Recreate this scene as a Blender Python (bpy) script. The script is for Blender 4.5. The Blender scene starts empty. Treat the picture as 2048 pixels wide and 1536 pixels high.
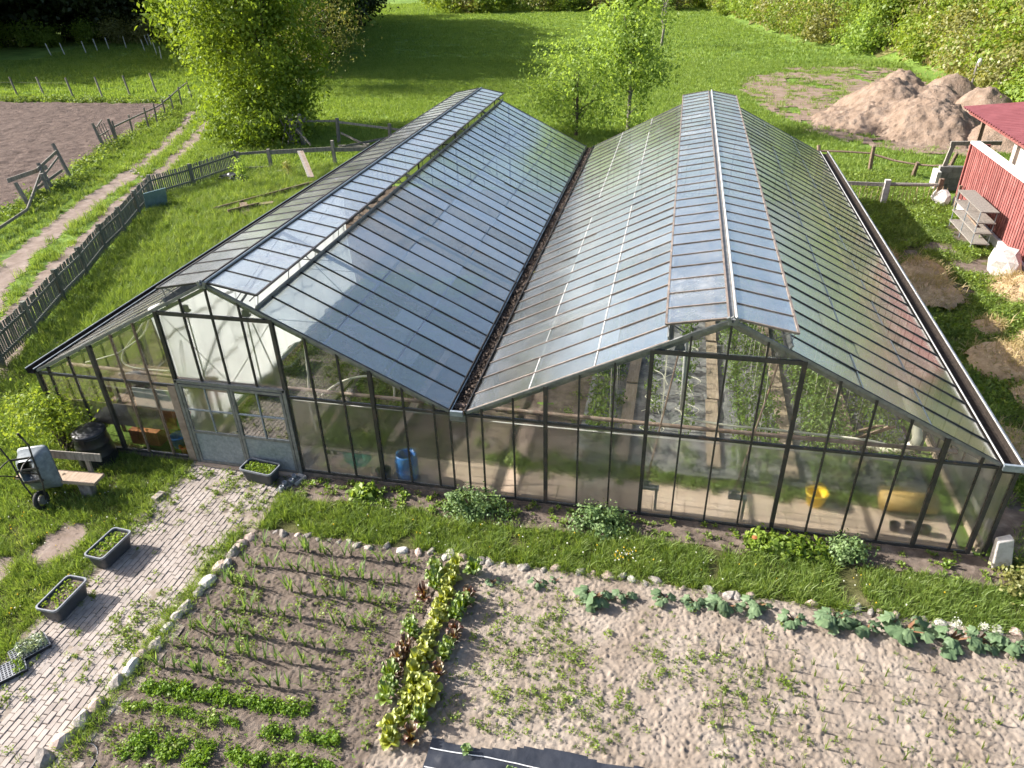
import bpy, math, random
import numpy as np
from mathutils import Vector, Matrix

random.seed(11)
rng = np.random.default_rng(11)
S = bpy.context.scene
COL = S.collection
PI = math.pi

# ------------------------------------------------------------------ camera
CX, CY, CZ = 3.543, -10.895, 9.415
PITCH, YAW, ROLL, FPX = 0.5425, -0.2246, -0.0283, 1463.45
cam_d = bpy.data.cameras.new('camera')
cam = bpy.data.objects.new('camera', cam_d)
COL.objects.link(cam)
cam_d.sensor_width = 36.0
cam_d.lens = FPX / 2048 * 36.0
cam_d.clip_start, cam_d.clip_end = 0.1, 2000.0
_fw = Vector((math.sin(YAW) * math.cos(PITCH), math.cos(YAW) * math.cos(PITCH), -math.sin(PITCH)))
_r0 = Vector((math.cos(YAW), -math.sin(YAW), 0))
_u0 = _r0.cross(_fw)
_r = _r0 * math.cos(ROLL) + _u0 * math.sin(ROLL)
_u = _u0 * math.cos(ROLL) - _r0 * math.sin(ROLL)
m = Matrix.Identity(4)
for i in range(3):
    m[i][0], m[i][1], m[i][2] = _r[i], _u[i], -_fw[i]
m[0][3], m[1][3], m[2][3] = CX, CY, CZ
cam.matrix_world = m
S.camera = cam

# ------------------------------------------------------------------ sky, sun, exposure
SUN_EL = math.radians(31)
SUN_AZ = math.radians(2.5)          # behind the plane of the glass front, coming from -X
to_sun = Vector((-math.cos(SUN_EL) * math.cos(SUN_AZ), math.cos(SUN_EL) * math.sin(SUN_AZ), math.sin(SUN_EL)))
W = bpy.data.worlds.new('World')
S.world = W
W.use_nodes = True
wn = W.node_tree.nodes
wl = W.node_tree.links
sky = wn.new('ShaderNodeTexSky')
sky.sky_type = 'NISHITA'
sky.sun_disc = False
sky.sun_elevation = SUN_EL
sky.sun_rotation = math.radians(-90) + SUN_AZ
sky.air_density = 1.0
sky.dust_density = 3.5
sky.ozone_density = 1.0
wl.new(sky.outputs[0], wn['Background'].inputs[0])
wn['Background'].inputs[1].default_value = 0.105
sd = bpy.data.lights.new('sun', 'SUN')
sd.energy = 5.0
sd.angle = math.radians(0.5)
sd.color = (1.0, 0.96, 0.905)
sun = bpy.data.objects.new('sun', sd)
COL.objects.link(sun)
sun.rotation_euler = to_sun.to_track_quat('Z', 'Y').to_euler()
sun.location = (-40, 0, 40)
S.view_settings.view_transform = 'Standard'
S.view_settings.look = 'None'
S.view_settings.exposure = 1.35
S.view_settings.gamma = 1.0
S.view_settings.use_curve_mapping = False
cy = S.cycles
cy.use_denoising = True
try:
    cy.denoiser = 'OPENIMAGEDENOISE'
except Exception:
    pass
cy.max_bounces = 9
cy.diffuse_bounces = 3
cy.glossy_bounces = 3
cy.transmission_bounces = 6
cy.transparent_max_bounces = 24
cy.caustics_reflective = False
cy.caustics_refractive = True
cy.blur_glossy = 1.0
cy.sample_clamp_indirect = 6.0
cy.use_adaptive_sampling = True
cy.adaptive_threshold = 0.02

# ------------------------------------------------------------------ materials
def newmat(name):
    mt = bpy.data.materials.new(name)
    mt.use_nodes = True
    nt = mt.node_tree
    nt.nodes.clear()
    out = nt.nodes.new('ShaderNodeOutputMaterial')
    return mt, nt, out

def nn(nt, kind, **kw):
    n = nt.nodes.new('ShaderNode' + kind)
    for k, v in kw.items():
        if k.startswith('i_'):
            n.inputs[k[2:].replace('_', ' ')].default_value = v
        elif k.startswith('n') and k[1:].isdigit():
            n.inputs[int(k[1:])].default_value = v
        else:
            setattr(n, k, v)
    return n

def rgba(c):
    return (c[0], c[1], c[2], 1.0)

def ramp(nt, fac, stops):
    r = nt.nodes.new('ShaderNodeValToRGB')
    e = r.color_ramp.elements
    e[0].position, e[0].color = stops[0][0], rgba(stops[0][1])
    e[1].position, e[1].color = stops[-1][0], rgba(stops[-1][1])
    for p, c in stops[1:-1]:
        x = e.new(p)
        x.color = rgba(c)
    nt.links.new(fac, r.inputs[0])
    return r.outputs[0]

def noise(nt, scale, detail=4.0, rough=0.6, coord='pos', dist=0.0, stretch=None):
    if coord == 'pos':
        src = nt.nodes.new('ShaderNodeNewGeometry').outputs['Position']
    else:
        src = nt.nodes.new('ShaderNodeTexCoord').outputs['Object']
    if stretch:
        mp = nt.nodes.new('ShaderNodeMapping')
        mp.inputs['Scale'].default_value = stretch
        nt.links.new(src, mp.inputs[0])
        src = mp.outputs[0]
    n = nt.nodes.new('ShaderNodeTexNoise')
    n.inputs['Scale'].default_value = scale
    n.inputs['Detail'].default_value = detail
    n.inputs['Roughness'].default_value = rough
    n.inputs['Distortion'].default_value = dist
    nt.links.new(src, n.inputs['Vector'])
    return n.outputs[0]

def mixc(nt, fac, a, b, blend='MIX'):
    mx = nt.nodes.new('ShaderNodeMix')
    mx.data_type = 'RGBA'
    mx.blend_type = blend
    for s, v in ((mx.inputs[0], fac), (mx.inputs[6], a), (mx.inputs[7], b)):
        if hasattr(v, 'is_linked'):
            nt.links.new(v, s)
        elif isinstance(v, (int, float)):
            s.default_value = v
        else:
            s.default_value = rgba(v)
    return mx.outputs[2]

def mathn(nt, op, a, b=0.0, clamp=False):
    mm = nt.nodes.new('ShaderNodeMath')
    mm.operation = op
    mm.use_clamp = clamp
    for s, v in ((mm.inputs[0], a), (mm.inputs[1], b)):
        if hasattr(v, 'is_linked'):
            nt.links.new(v, s)
        else:
            s.default_value = v
    return mm.outputs[0]

def bumpn(nt, h, strength=0.3, dist=0.02):
    b = nt.nodes.new('ShaderNodeBump')
    b.inputs['Strength'].default_value = strength
    b.inputs['Distance'].default_value = dist
    nt.links.new(h, b.inputs['Height'])
    return b.outputs[0]

def surf(name, stops, scale=6.0, rough=0.85, spec=0.25, metal=0.0, bump=0.3, bscale=40.0, bdist=0.01, objvar=0.0,
         stretch=None, coord='pos', detail=5.0):
    """general weathered surface: colour ramp over noise, fine bump, optional per-object shade"""
    mt, nt, out = newmat(name)
    b = nn(nt, 'BsdfPrincipled')
    b.inputs['Roughness'].default_value = rough
    b.inputs['Metallic'].default_value = metal
    b.inputs['Specular IOR Level'].default_value = spec
    c = ramp(nt, noise(nt, scale, detail, 0.65, coord, 0.2, stretch), stops)
    if objvar:
        oi = nt.nodes.new('ShaderNodeObjectInfo')
        f = mathn(nt, 'MULTIPLY_ADD', oi.outputs['Random'], 2 * objvar)
        f.node.inputs[2].default_value = 1 - objvar
        hs = nt.nodes.new('ShaderNodeHueSaturation')
        nt.links.new(f, hs.inputs['Value'])
        nt.links.new(c, hs.inputs['Color'])
        c = hs.outputs[0]
    nt.links.new(c, b.inputs['Base Color'])
    if bump:
        nt.links.new(bumpn(nt, noise(nt, bscale, 5, 0.7, coord, 0, stretch), bump, bdist), b.inputs['Normal'])
    nt.links.new(b.outputs[0], out.inputs[0])
    return mt

def leafmat(name, stops, trans=0.45, gloss=0.06, tcol=1.25, nscale=0.6, island=0.75, grough=0.5):
    """leaf: diffuse + translucent + a little gloss; colour from leaf island, object and place"""
    mt, nt, out = newmat(name)
    g = nt.nodes.new('ShaderNodeNewGeometry')
    oi = nt.nodes.new('ShaderNodeObjectInfo')
    f = mathn(nt, 'MULTIPLY', g.outputs['Random Per Island'], island * 0.6)
    f = mathn(nt, 'ADD', f, mathn(nt, 'MULTIPLY', oi.outputs['Random'], 0.22))
    f = mathn(nt, 'ADD', f, mathn(nt, 'MULTIPLY', noise(nt, nscale, 3, 0.6), 0.5))
    f = mathn(nt, 'SUBTRACT', f, 0.12)
    c = ramp(nt, f, stops)
    d = nn(nt, 'BsdfDiffuse')
    t = nn(nt, 'BsdfTranslucent')
    gl = nn(nt, 'BsdfGlossy')
    gl.inputs['Roughness'].default_value = grough
    gl.inputs['Color'].default_value = (0.8, 0.85, 0.75, 1)
    nt.links.new(c, d.inputs[0])
    tc = mixc(nt, 1.0, c, (tcol * 1.05, tcol, tcol * 0.55), 'MULTIPLY')
    nt.links.new(tc, t.inputs[0])
    m1 = nn(nt, 'MixShader', n0=trans)
    nt.links.new(d.outputs[0], m1.inputs[1])
    nt.links.new(t.outputs[0], m1.inputs[2])
    m2 = nn(nt, 'MixShader', n0=gloss)
    nt.links.new(m1.outputs[0], m2.inputs[1])
    nt.links.new(gl.outputs[0], m2.inputs[2])
    nt.links.new(m2.outputs[0], out.inputs[0])
    return mt

def glassmat(name, clear=0.5, blur=0.3, ior=1.15, rrough=0.35, haze=0.12, grough=0.12, gl_gain=1.7, bump=0.12, bscale=60.0,
             tint=(0.93, 0.97, 0.94), hazecol=(0.62, 0.64, 0.60), var=0.5, streak=0.0, gcol=(1, 1, 1)):
    """old horticultural glass: clear part + rough refraction + dust haze under a Fresnel reflection"""
    mt, nt, out = newmat(name)
    oi = nt.nodes.new('ShaderNodeObjectInfo')
    tr = nn(nt, 'BsdfTransparent')
    tr.inputs[0].default_value = rgba(tint)
    rf = nn(nt, 'BsdfRefraction')
    rf.inputs['Color'].default_value = rgba(tint)
    rf.inputs['Roughness'].default_value = rrough
    rf.inputs['IOR'].default_value = ior
    m1 = nn(nt, 'MixShader', n0=blur / max(1e-4, blur + clear))
    nt.links.new(tr.outputs[0], m1.inputs[1])
    nt.links.new(rf.outputs[0], m1.inputs[2])
    df = nn(nt, 'BsdfDiffuse')
    tl = nn(nt, 'BsdfTranslucent')
    hz = mixc(nt, oi.outputs['Random'], tuple(x * 0.85 for x in hazecol), tuple(min(1, x * 1.12) for x in hazecol))
    alg = noise(nt, 1.1, 6, 0.7, 'pos', 0.5)
    hz = mixc(nt, mathn(nt, 'MULTIPLY', mathn(nt, 'SUBTRACT', alg, 0.45, True), 3.0, True), hz, (0.36, 0.34, 0.22))
    nt.links.new(hz, df.inputs[0])
    nt.links.new(hz, tl.inputs[0])
    m2 = nn(nt, 'MixShader', n0=0.55)
    nt.links.new(df.outputs[0], m2.inputs[1])
    nt.links.new(tl.outputs[0], m2.inputs[2])
    m3 = nn(nt, 'MixShader')
    dirt = noise(nt, 2.3, 6, 0.7)
    hf = mathn(nt, 'MULTIPLY', mathn(nt, 'SUBTRACT', dirt, 0.25, True), haze * 3.2)
    hv = mathn(nt, 'MULTIPLY_ADD', oi.outputs['Random'], var * 1.2)
    hv.node.inputs[2].default_value = 1 - var * 0.6
    hf = mathn(nt, 'MULTIPLY', hf, hv, True)
    big = noise(nt, 0.55, 5, 0.6, 'pos', 0.8)
    bf = mathn(nt, 'MULTIPLY_ADD', mathn(nt, 'SUBTRACT', big, 0.36, True), 3.6)
    bf.node.inputs[2].default_value = 0.45
    hf = mathn(nt, 'MULTIPLY', hf, bf, True)
    if streak:
        st = noise(nt, 7.0, 5, 0.7, 'pos', 0.3, (2.0, 2.0, 0.55))
        sf = mathn(nt, 'MULTIPLY', mathn(nt, 'SUBTRACT', st, 0.53, True), streak * 4, True)
        hf = mathn(nt, 'ADD', hf, sf, True)
    nt.links.new(hf, m3.inputs[0])
    nt.links.new(m1.outputs[0], m3.inputs[1])
    nt.links.new(m2.outputs[0], m3.inputs[2])
    gl = nn(nt, 'BsdfGlossy')
    gl.inputs['Roughness'].default_value = grough
    gl.inputs['Color'].default_value = rgba(gcol)
    if bump:
        bn = bumpn(nt, noise(nt, bscale, 2, 0.5), bump, 0.004)
        nt.links.new(bn, gl.inputs['Normal'])
        nt.links.new(bn, rf.inputs['Normal'])
    fr = nn(nt, 'Fresnel')
    fr.inputs['IOR'].default_value = 1.5
    pv = nt.nodes.new('ShaderNodeTexWhiteNoise')
    pv.noise_dimensions = '1D'
    nt.links.new(oi.outputs['Random'], pv.inputs['W'])
    gv = mathn(nt, 'MULTIPLY_ADD', pv.outputs[0], gl_gain * 2 * var)
    gv.node.inputs[2].default_value = gl_gain * (1 - var)
    ff = mathn(nt, 'MINIMUM', mathn(nt, 'MULTIPLY', fr.outputs[0], gv, True), 0.55)
    m4 = nn(nt, 'MixShader')
    nt.links.new(ff, m4.inputs[0])
    nt.links.new(m3.outputs[0], m4.inputs[1])
    nt.links.new(gl.outputs[0], m4.inputs[2])
    nt.links.new(m4.outputs[0], out.inputs[0])
    return mt

MAT = {}
MAT['grass_ground'] = surf('grass_ground', [(0.25, (0.0675, 0.11, 0.025)), (0.45, (0.117, 0.185, 0.036)), (0.62, (0.171, 0.255, 0.05)), (0.8, (0.225, 0.25, 0.09))], 0.35, 0.95, 0.1, bump=0.9, bscale=5.5, bdist=0.12, detail=8)
MAT['soil'] = surf('soil', [(0.25, (0.165, 0.13, 0.10)), (0.45, (0.25, 0.205, 0.165)), (0.6, (0.30, 0.252, 0.208)), (0.8, (0.36, 0.31, 0.262))], 1.3, 0.95, 0.1, bump=0.9, bscale=75, bdist=0.012, detail=14)
MAT['moist_soil'] = surf('moist_soil', [(0.22, (0.086, 0.0662, 0.0516)), (0.5, (0.1419, 0.1118, 0.0903)), (0.78, (0.2064, 0.1694, 0.1402))], 5.0, 0.95, 0.1, bump=0.8, bscale=55, bdist=0.016, detail=10)
MAT['dark_soil'] = surf('dark_soil', [(0.3, (0.085, 0.064, 0.05)), (0.55, (0.15, 0.117, 0.094)), (0.75, (0.235, 0.19, 0.155))], 4.0, 0.95, 0.1, bump=0.8, bscale=45, bdist=0.02, detail=8)
MAT['turf_soil'] = surf('turf_soil', [(0.3, (0.05, 0.055, 0.018)), (0.55, (0.095, 0.095, 0.036)), (0.75, (0.16, 0.14, 0.075))], 3.0, 0.95, 0.1, bump=0.8, bscale=25, bdist=0.03, detail=8)
MAT['field_soil'] = surf('field_soil', [(0.3, (0.07, 0.05, 0.042)), (0.55, (0.12, 0.088, 0.074)), (0.75, (0.18, 0.138, 0.118))], 2.6, 0.95, 0.1, bump=1.0, bscale=9, bdist=0.08, detail=10)
MAT['track'] = surf('track', [(0.3, (0.1445, 0.1084, 0.0831)), (0.55, (0.2312, 0.1806, 0.1517)), (0.75, (0.3034, 0.2529, 0.2167))], 2.2, 0.95, 0.1, bump=0.5, bscale=30, bdist=0.02, detail=8)
MAT['sand'] = surf('sand', [(0.3, (0.17, 0.135, 0.105)), (0.6, (0.29, 0.245, 0.205))], 6, 0.95, 0.1, bump=0.5, bscale=70)
MAT['paver'] = surf('paver', [(0.25, (0.22, 0.185, 0.163)), (0.5, (0.315, 0.272, 0.24)), (0.75, (0.39, 0.343, 0.308))], 2.2, 0.9, 0.2, bump=0.3, bscale=90, bdist=0.004, objvar=0.1, detail=8)
MAT['concrete'] = surf('concrete', [(0.25, (0.33, 0.245, 0.18)), (0.5, (0.48, 0.365, 0.275)), (0.75, (0.56, 0.445, 0.35))], 2.5, 0.9, 0.2, bump=0.2, bscale=60, objvar=0.06)
MAT['plinth'] = surf('plinth', [(0.3, (0.07, 0.055, 0.045)), (0.55, (0.17, 0.14, 0.12)), (0.75, (0.27, 0.235, 0.2))], 6, 0.9, 0.2, bump=0.5, bscale=30)
MAT['stone'] = surf('stone', [(0.25, (0.15, 0.13, 0.115)), (0.5, (0.28, 0.25, 0.225)), (0.75, (0.43, 0.40, 0.37))], 9, 0.9, 0.2, bump=0.6, bscale=30, bdist=0.02, objvar=0.3)
MAT['pink_stone'] = surf('pink_stone', [(0.25, (0.2464, 0.176, 0.1452)), (0.5, (0.3784, 0.2904, 0.2464)), (0.75, (0.484, 0.4048, 0.3608))], 7, 0.85, 0.25, bump=0.5, bscale=35, bdist=0.02, objvar=0.25)
MAT['white_stone'] = surf('white_stone', [(0.25, (0.34, 0.306, 0.272)), (0.6, (0.51, 0.4845, 0.4505))], 9, 0.85, 0.2, bump=0.6, bscale=25, bdist=0.03)
MAT['grey_wood'] = surf('grey_wood', [(0.25, (0.10, 0.09, 0.078)), (0.5, (0.21, 0.19, 0.165)), (0.78, (0.33, 0.30, 0.265))], 3.0, 0.85, 0.2, bump=0.5, bscale=20, bdist=0.008, objvar=0.2, stretch=(6, 6, 1.2))
MAT['picket_wood'] = surf('picket_wood', [(0.25, (0.075, 0.082, 0.068)), (0.5, (0.14, 0.145, 0.12)), (0.78, (0.22, 0.215, 0.18))], 3.0, 0.85, 0.2, bump=0.5, bscale=20, bdist=0.008, objvar=0.2, stretch=(6, 6, 1.2))
MAT['brown_wood'] = surf('brown_wood', [(0.25, (0.09, 0.06, 0.042)), (0.55, (0.20, 0.145, 0.105)), (0.78, (0.31, 0.24, 0.185))], 3.0, 0.85, 0.2, bump=0.5, bscale=20, bdist=0.008, objvar=0.2, stretch=(6, 1.2, 6))
MAT['plank'] = surf('plank', [(0.25, (0.25, 0.18, 0.125)), (0.55, (0.37, 0.285, 0.21)), (0.78, (0.46, 0.37, 0.285))], 4.0, 0.85, 0.2, bump=0.3, bscale=20, objvar=0.12, stretch=(6, 1, 6))
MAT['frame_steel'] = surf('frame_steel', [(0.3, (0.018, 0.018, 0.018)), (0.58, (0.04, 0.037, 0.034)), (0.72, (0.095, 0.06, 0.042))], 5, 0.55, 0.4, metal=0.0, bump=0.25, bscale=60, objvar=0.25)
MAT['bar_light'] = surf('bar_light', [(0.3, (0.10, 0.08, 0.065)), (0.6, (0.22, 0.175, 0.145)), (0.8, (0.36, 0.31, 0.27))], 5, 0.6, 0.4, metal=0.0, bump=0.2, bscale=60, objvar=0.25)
MAT['galv'] = surf('galv', [(0.3, (0.17, 0.20, 0.225)), (0.55, (0.25, 0.285, 0.315)), (0.75, (0.33, 0.365, 0.395))], 14, 0.5, 0.5, metal=0.3, bump=0.08, bscale=50)
MAT['barrow_galv'] = surf('barrow_galv', [(0.3, (0.09, 0.11, 0.125)), (0.55, (0.15, 0.175, 0.195)), (0.75, (0.22, 0.245, 0.265))], 9, 0.5, 0.5, metal=0.2, bump=0.15, bscale=30)
MAT['galv_dark'] = surf('galv_dark', [(0.3, (0.11, 0.115, 0.115)), (0.6, (0.2, 0.205, 0.2)), (0.78, (0.27, 0.25, 0.22))], 8, 0.5, 0.5, metal=0.25, bump=0.1, bscale=50)
MAT['gutter_dark'] = surf('gutter_dark', [(0.3, (0.014, 0.011, 0.009)), (0.6, (0.035, 0.027, 0.022)), (0.8, (0.075, 0.06, 0.048))], 14, 0.9, 0.15, bump=0.6, bscale=40)
MAT['white_steel'] = surf('white_steel', [(0.3, (0.27, 0.265, 0.25)), (0.6, (0.45, 0.445, 0.43))], 6, 0.5, 0.4, bump=0.1)
MAT['rust_pipe'] = surf('rust_pipe', [(0.25, (0.13, 0.075, 0.05)), (0.55, (0.27, 0.19, 0.15)), (0.78, (0.40, 0.33, 0.28))], 5, 0.7, 0.3, bump=0.3, bscale=40)
MAT['black_plastic'] = surf('black_plastic', [(0.3, (0.012, 0.013, 0.016)), (0.7, (0.03, 0.031, 0.036))], 6, 0.42, 0.4, bump=0.08)
MAT['grey_plastic'] = surf('grey_plastic', [(0.3, (0.035, 0.038, 0.045)), (0.7, (0.06, 0.064, 0.075))], 8, 0.45, 0.4, bump=0.1)
MAT['rim_grey'] = surf('rim_grey', [(0.3, (0.15, 0.16, 0.18)), (0.7, (0.25, 0.26, 0.28))], 8, 0.35, 0.5, bump=0.05)
MAT['blue_plastic'] = surf('blue_plastic', [(0.3, (0.02, 0.13, 0.42)), (0.7, (0.04, 0.2, 0.55))], 4, 0.4, 0.4, bump=0.05)
MAT['yellow_plastic'] = surf('yellow_plastic', [(0.3, (0.75, 0.5, 0.02)), (0.7, (0.85, 0.62, 0.05))], 4, 0.4, 0.4, bump=0.05)
MAT['red_plastic'] = surf('red_plastic', [(0.3, (0.5, 0.02, 0.02)), (0.7, (0.62, 0.04, 0.03))], 4, 0.4, 0.4, bump=0.05)
MAT['green_plastic'] = surf('green_plastic', [(0.3, (0.02, 0.26, 0.06)), (0.7, (0.03, 0.38, 0.1))], 4, 0.4, 0.4, bump=0.05)
MAT['teal_net'] = surf('teal_net', [(0.3, (0.04, 0.25, 0.2)), (0.7, (0.08, 0.36, 0.29))], 4, 0.7, 0.3, bump=0.1)
MAT['blue_grey_sheet'] = surf('blue_grey_sheet', [(0.3, (0.12, 0.19, 0.2)), (0.7, (0.2, 0.29, 0.3))], 3, 0.5, 0.4, bump=0.1)
MAT['orange_crate'] = surf('orange_crate', [(0.3, (0.28, 0.1, 0.035)), (0.7, (0.42, 0.17, 0.06))], 4, 0.7, 0.3, bump=0.1)
MAT['white_paint'] = surf('white_paint', [(0.25, (0.425, 0.4123, 0.3825)), (0.55, (0.612, 0.5992, 0.5695))], 4, 0.7, 0.3, bump=0.15)
MAT['red_board'] = surf('red_board', [(0.25, (0.16, 0.05, 0.045)), (0.55, (0.25, 0.088, 0.078)), (0.8, (0.35, 0.19, 0.17))], 3, 0.8, 0.2, bump=0.3, bscale=25, objvar=0.22, stretch=(4, 4, 0.8))
MAT['red_roof'] = surf('red_roof', [(0.25, (0.165, 0.048, 0.052)), (0.6, (0.23, 0.075, 0.08))], 2, 0.6, 0.3, bump=0.1)
MAT['render_wall'] = surf('render_wall', [(0.25, (0.34, 0.29, 0.25)), (0.6, (0.46, 0.41, 0.365))], 2, 0.9, 0.2, bump=0.3)
MAT['block'] = surf('block', [(0.25, (0.16, 0.15, 0.14)), (0.6, (0.27, 0.255, 0.24))], 5, 0.9, 0.2, bump=0.4, objvar=0.15)
MAT['straw'] = surf('straw', [(0.25, (0.28, 0.19, 0.11)), (0.55, (0.46, 0.33, 0.2)), (0.8, (0.6, 0.47, 0.31))], 9, 0.9, 0.15, bump=0.9, bscale=30, bdist=0.04, detail=8)
MAT['mound'] = surf('mound', [(0.25, (0.15, 0.105, 0.075)), (0.5, (0.235, 0.172, 0.128)), (0.75, (0.30, 0.235, 0.185))], 1.6, 0.95, 0.1, bump=0.9, bscale=7, bdist=0.12, detail=10)
MAT['hill'] = surf('hill', [(0.3, (0.09, 0.105, 0.03)), (0.55, (0.2, 0.19, 0.07)), (0.75, (0.3, 0.26, 0.12))], 0.25, 0.95, 0.1, bump=0.9, bscale=2.0, bdist=0.3, detail=9)
MAT['fabric'] = surf('fabric', [(0.25, (0.085, 0.083, 0.085)), (0.5, (0.17, 0.167, 0.165)), (0.75, (0.33, 0.32, 0.30))], 3.5, 0.8, 0.25, bump=0.5, bscale=18, bdist=0.03, detail=9)
MAT['weed_mat'] = surf('weed_mat', [(0.25, (0.012, 0.014, 0.02)), (0.75, (0.03, 0.034, 0.045))], 3, 0.42, 0.5, bump=0.3, bscale=12, bdist=0.02)
MAT['white_line'] = surf('white_line', [(0.3, (0.6, 0.6, 0.6)), (0.7, (0.75, 0.75, 0.75))], 3, 0.6, 0.3, bump=0)
MAT['white_hose'] = surf('white_hose', [(0.3, (0.5, 0.47, 0.36)), (0.7, (0.66, 0.62, 0.5))], 3, 0.5, 0.4, bump=0)
MAT['bark'] = surf('bark', [(0.25, (0.045, 0.035, 0.026)), (0.55, (0.11, 0.09, 0.07)), (0.8, (0.18, 0.155, 0.125))], 6, 0.95, 0.15, bump=0.8, bscale=16, bdist=0.03, stretch=(3, 3, 0.7))
MAT['pale_bark'] = surf('pale_bark', [(0.25, (0.14, 0.125, 0.1)), (0.6, (0.26, 0.235, 0.195))], 6, 0.95, 0.15, bump=0.6, bscale=16, bdist=0.03)
MAT['rubber'] = surf('rubber', [(0.3, (0.015, 0.015, 0.015)), (0.7, (0.03, 0.03, 0.03))], 12, 0.8, 0.3, bump=0.3)
MAT['leather_roll'] = surf('leather_roll', [(0.3, (0.26, 0.16, 0.05)), (0.7, (0.4, 0.26, 0.09))], 3, 0.6, 0.4, bump=0.2)
MAT['board_tan'] = surf('board_tan', [(0.25, (0.16, 0.115, 0.085)), (0.55, (0.28, 0.22, 0.175)), (0.78, (0.40, 0.33, 0.27))], 5, 0.85, 0.2, bump=0.4)

MAT['tuft'] = leafmat('tuft', [(0.05, (0.0662, 0.12, 0.024)), (0.35, (0.1466, 0.225, 0.042)), (0.65, (0.2318, 0.315, 0.066)), (0.95, (0.3784, 0.4, 0.15))], 0.46, 0.03, tcol=1.15, nscale=0.8)
MAT['meadow_tuft'] = leafmat('meadow_tuft', [(0.05, (0.1043, 0.17, 0.032)), (0.4, (0.1814, 0.27, 0.052)), (0.7, (0.2495, 0.34, 0.075)), (0.95, (0.3357, 0.38, 0.13))], 0.46, 0.02, tcol=1.15, nscale=0.12)
MAT['dry_tuft'] = leafmat('dry_tuft', [(0.05, (0.22, 0.18, 0.07)), (0.5, (0.40, 0.31, 0.15)), (0.95, (0.54, 0.43, 0.25))], 0.35, 0.02, tcol=1.0, nscale=0.3)
MAT['maple'] = leafmat('maple', [(0.0, (0.0989, 0.155, 0.016)), (0.4, (0.1806, 0.26, 0.028)), (0.7, (0.2451, 0.325, 0.045)), (1.0, (0.3268, 0.385, 0.085))], 0.5, 0.02, tcol=1.18, nscale=0.35, island=.5)
MAT['willow'] = leafmat('willow', [(0.05, (0.14, 0.15, 0.035)), (0.5, (0.235, 0.235, 0.065)), (0.95, (0.33, 0.31, 0.11))], 0.45, 0.04, nscale=0.35)
MAT['young_leaf'] = leafmat('young_leaf', [(0.0, (0.172, 0.26, 0.045)), (0.45, (0.258, 0.37, 0.075)), (1.0, (0.3612, 0.44, 0.14))], 0.54, 0.02, tcol=1.2, nscale=0.5, island=.5)
MAT['hedge_leaf'] = leafmat('hedge_leaf', [(0.05, (0.086, 0.145, 0.018)), (0.35, (0.1634, 0.24, 0.03)), (0.65, (0.2408, 0.31, 0.045)), (0.95, (0.3182, 0.35, 0.1))], 0.47, 0.02, nscale=0.13)
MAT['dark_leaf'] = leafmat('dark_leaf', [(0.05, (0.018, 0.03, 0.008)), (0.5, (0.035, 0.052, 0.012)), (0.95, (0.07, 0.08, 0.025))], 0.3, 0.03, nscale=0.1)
MAT['mint'] = leafmat('mint', [(0.05, (0.085, 0.15, 0.05)), (0.5, (0.165, 0.25, 0.09)), (0.95, (0.30, 0.38, 0.16))], 0.38, 0.03, nscale=2)
MAT['bright_leaf'] = leafmat('bright_leaf', [(0.05, (0.10, 0.17, 0.02)), (0.5, (0.19, 0.28, 0.035)), (0.95, (0.31, 0.38, 0.07))], 0.45, 0.03, nscale=2)
MAT['lettuce'] = leafmat('lettuce', [(0.05, (0.22, 0.27, 0.025)), (0.5, (0.33, 0.36, 0.04)), (0.95, (0.45, 0.45, 0.09))], 0.42, 0.07, nscale=2)
MAT['green_lettuce'] = leafmat('green_lettuce', [(0.05, (0.09, 0.16, 0.015)), (0.5, (0.16, 0.24, 0.025)), (0.95, (0.26, 0.29, 0.05))], 0.42, 0.07, nscale=2)
MAT['red_lettuce'] = leafmat('red_lettuce', [(0.05, (0.07, 0.012, 0.015)), (0.45, (0.14, 0.05, 0.025)), (0.95, (0.17, 0.17, 0.03))], 0.35, 0.08, nscale=2)
MAT['rhubarb'] = leafmat('rhubarb', [(0.05, (0.07, 0.125, 0.06)), (0.5, (0.14, 0.205, 0.105)), (0.95, (0.27, 0.32, 0.19))], 0.3, 0.02, nscale=14, island=.4)
MAT['stalk'] = surf('stalk', [(0.3, (0.12, 0.04, 0.03)), (0.7, (0.17, 0.12, 0.05))], 8, 0.7, 0.2, bump=0)
MAT['leek'] = leafmat('leek', [(0.05, (0.09, 0.16, 0.05)), (0.5, (0.15, 0.235, 0.075)), (0.95, (0.25, 0.33, 0.11))], 0.38, 0.03, nscale=2)
MAT['parsley'] = leafmat('parsley', [(0.05, (0.085, 0.165, 0.016)), (0.5, (0.155, 0.26, 0.028)), (0.95, (0.25, 0.34, 0.055))], 0.42, 0.02, nscale=2)
MAT['weed'] = leafmat('weed', [(0.05, (0.08, 0.13, 0.022)), (0.5, (0.15, 0.21, 0.04)), (0.95, (0.25, 0.29, 0.075))], 0.4, 0.02, nscale=1.5)
MAT['tomato'] = leafmat('tomato', [(0.05, (0.08, 0.14, 0.03)), (0.5, (0.16, 0.245, 0.06)), (0.95, (0.28, 0.36, 0.12))], 0.45, 0.03, nscale=1.5)
MAT['silver_leaf'] = leafmat('silver_leaf', [(0.05, (0.14, 0.19, 0.11)), (0.5, (0.25, 0.31, 0.2)), (0.95, (0.42, 0.47, 0.34))], 0.3, 0.10, nscale=2)
MAT['petal_white'] = leafmat('petal_white', [(0.1, (0.6, 0.6, 0.55)), (0.9, (0.75, 0.75, 0.7))], 0.3, 0.02)
MAT['petal_yellow'] = leafmat('petal_yellow', [(0.1, (0.65, 0.45, 0.02)), (0.9, (0.75, 0.55, 0.05))], 0.3, 0.02)

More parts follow.
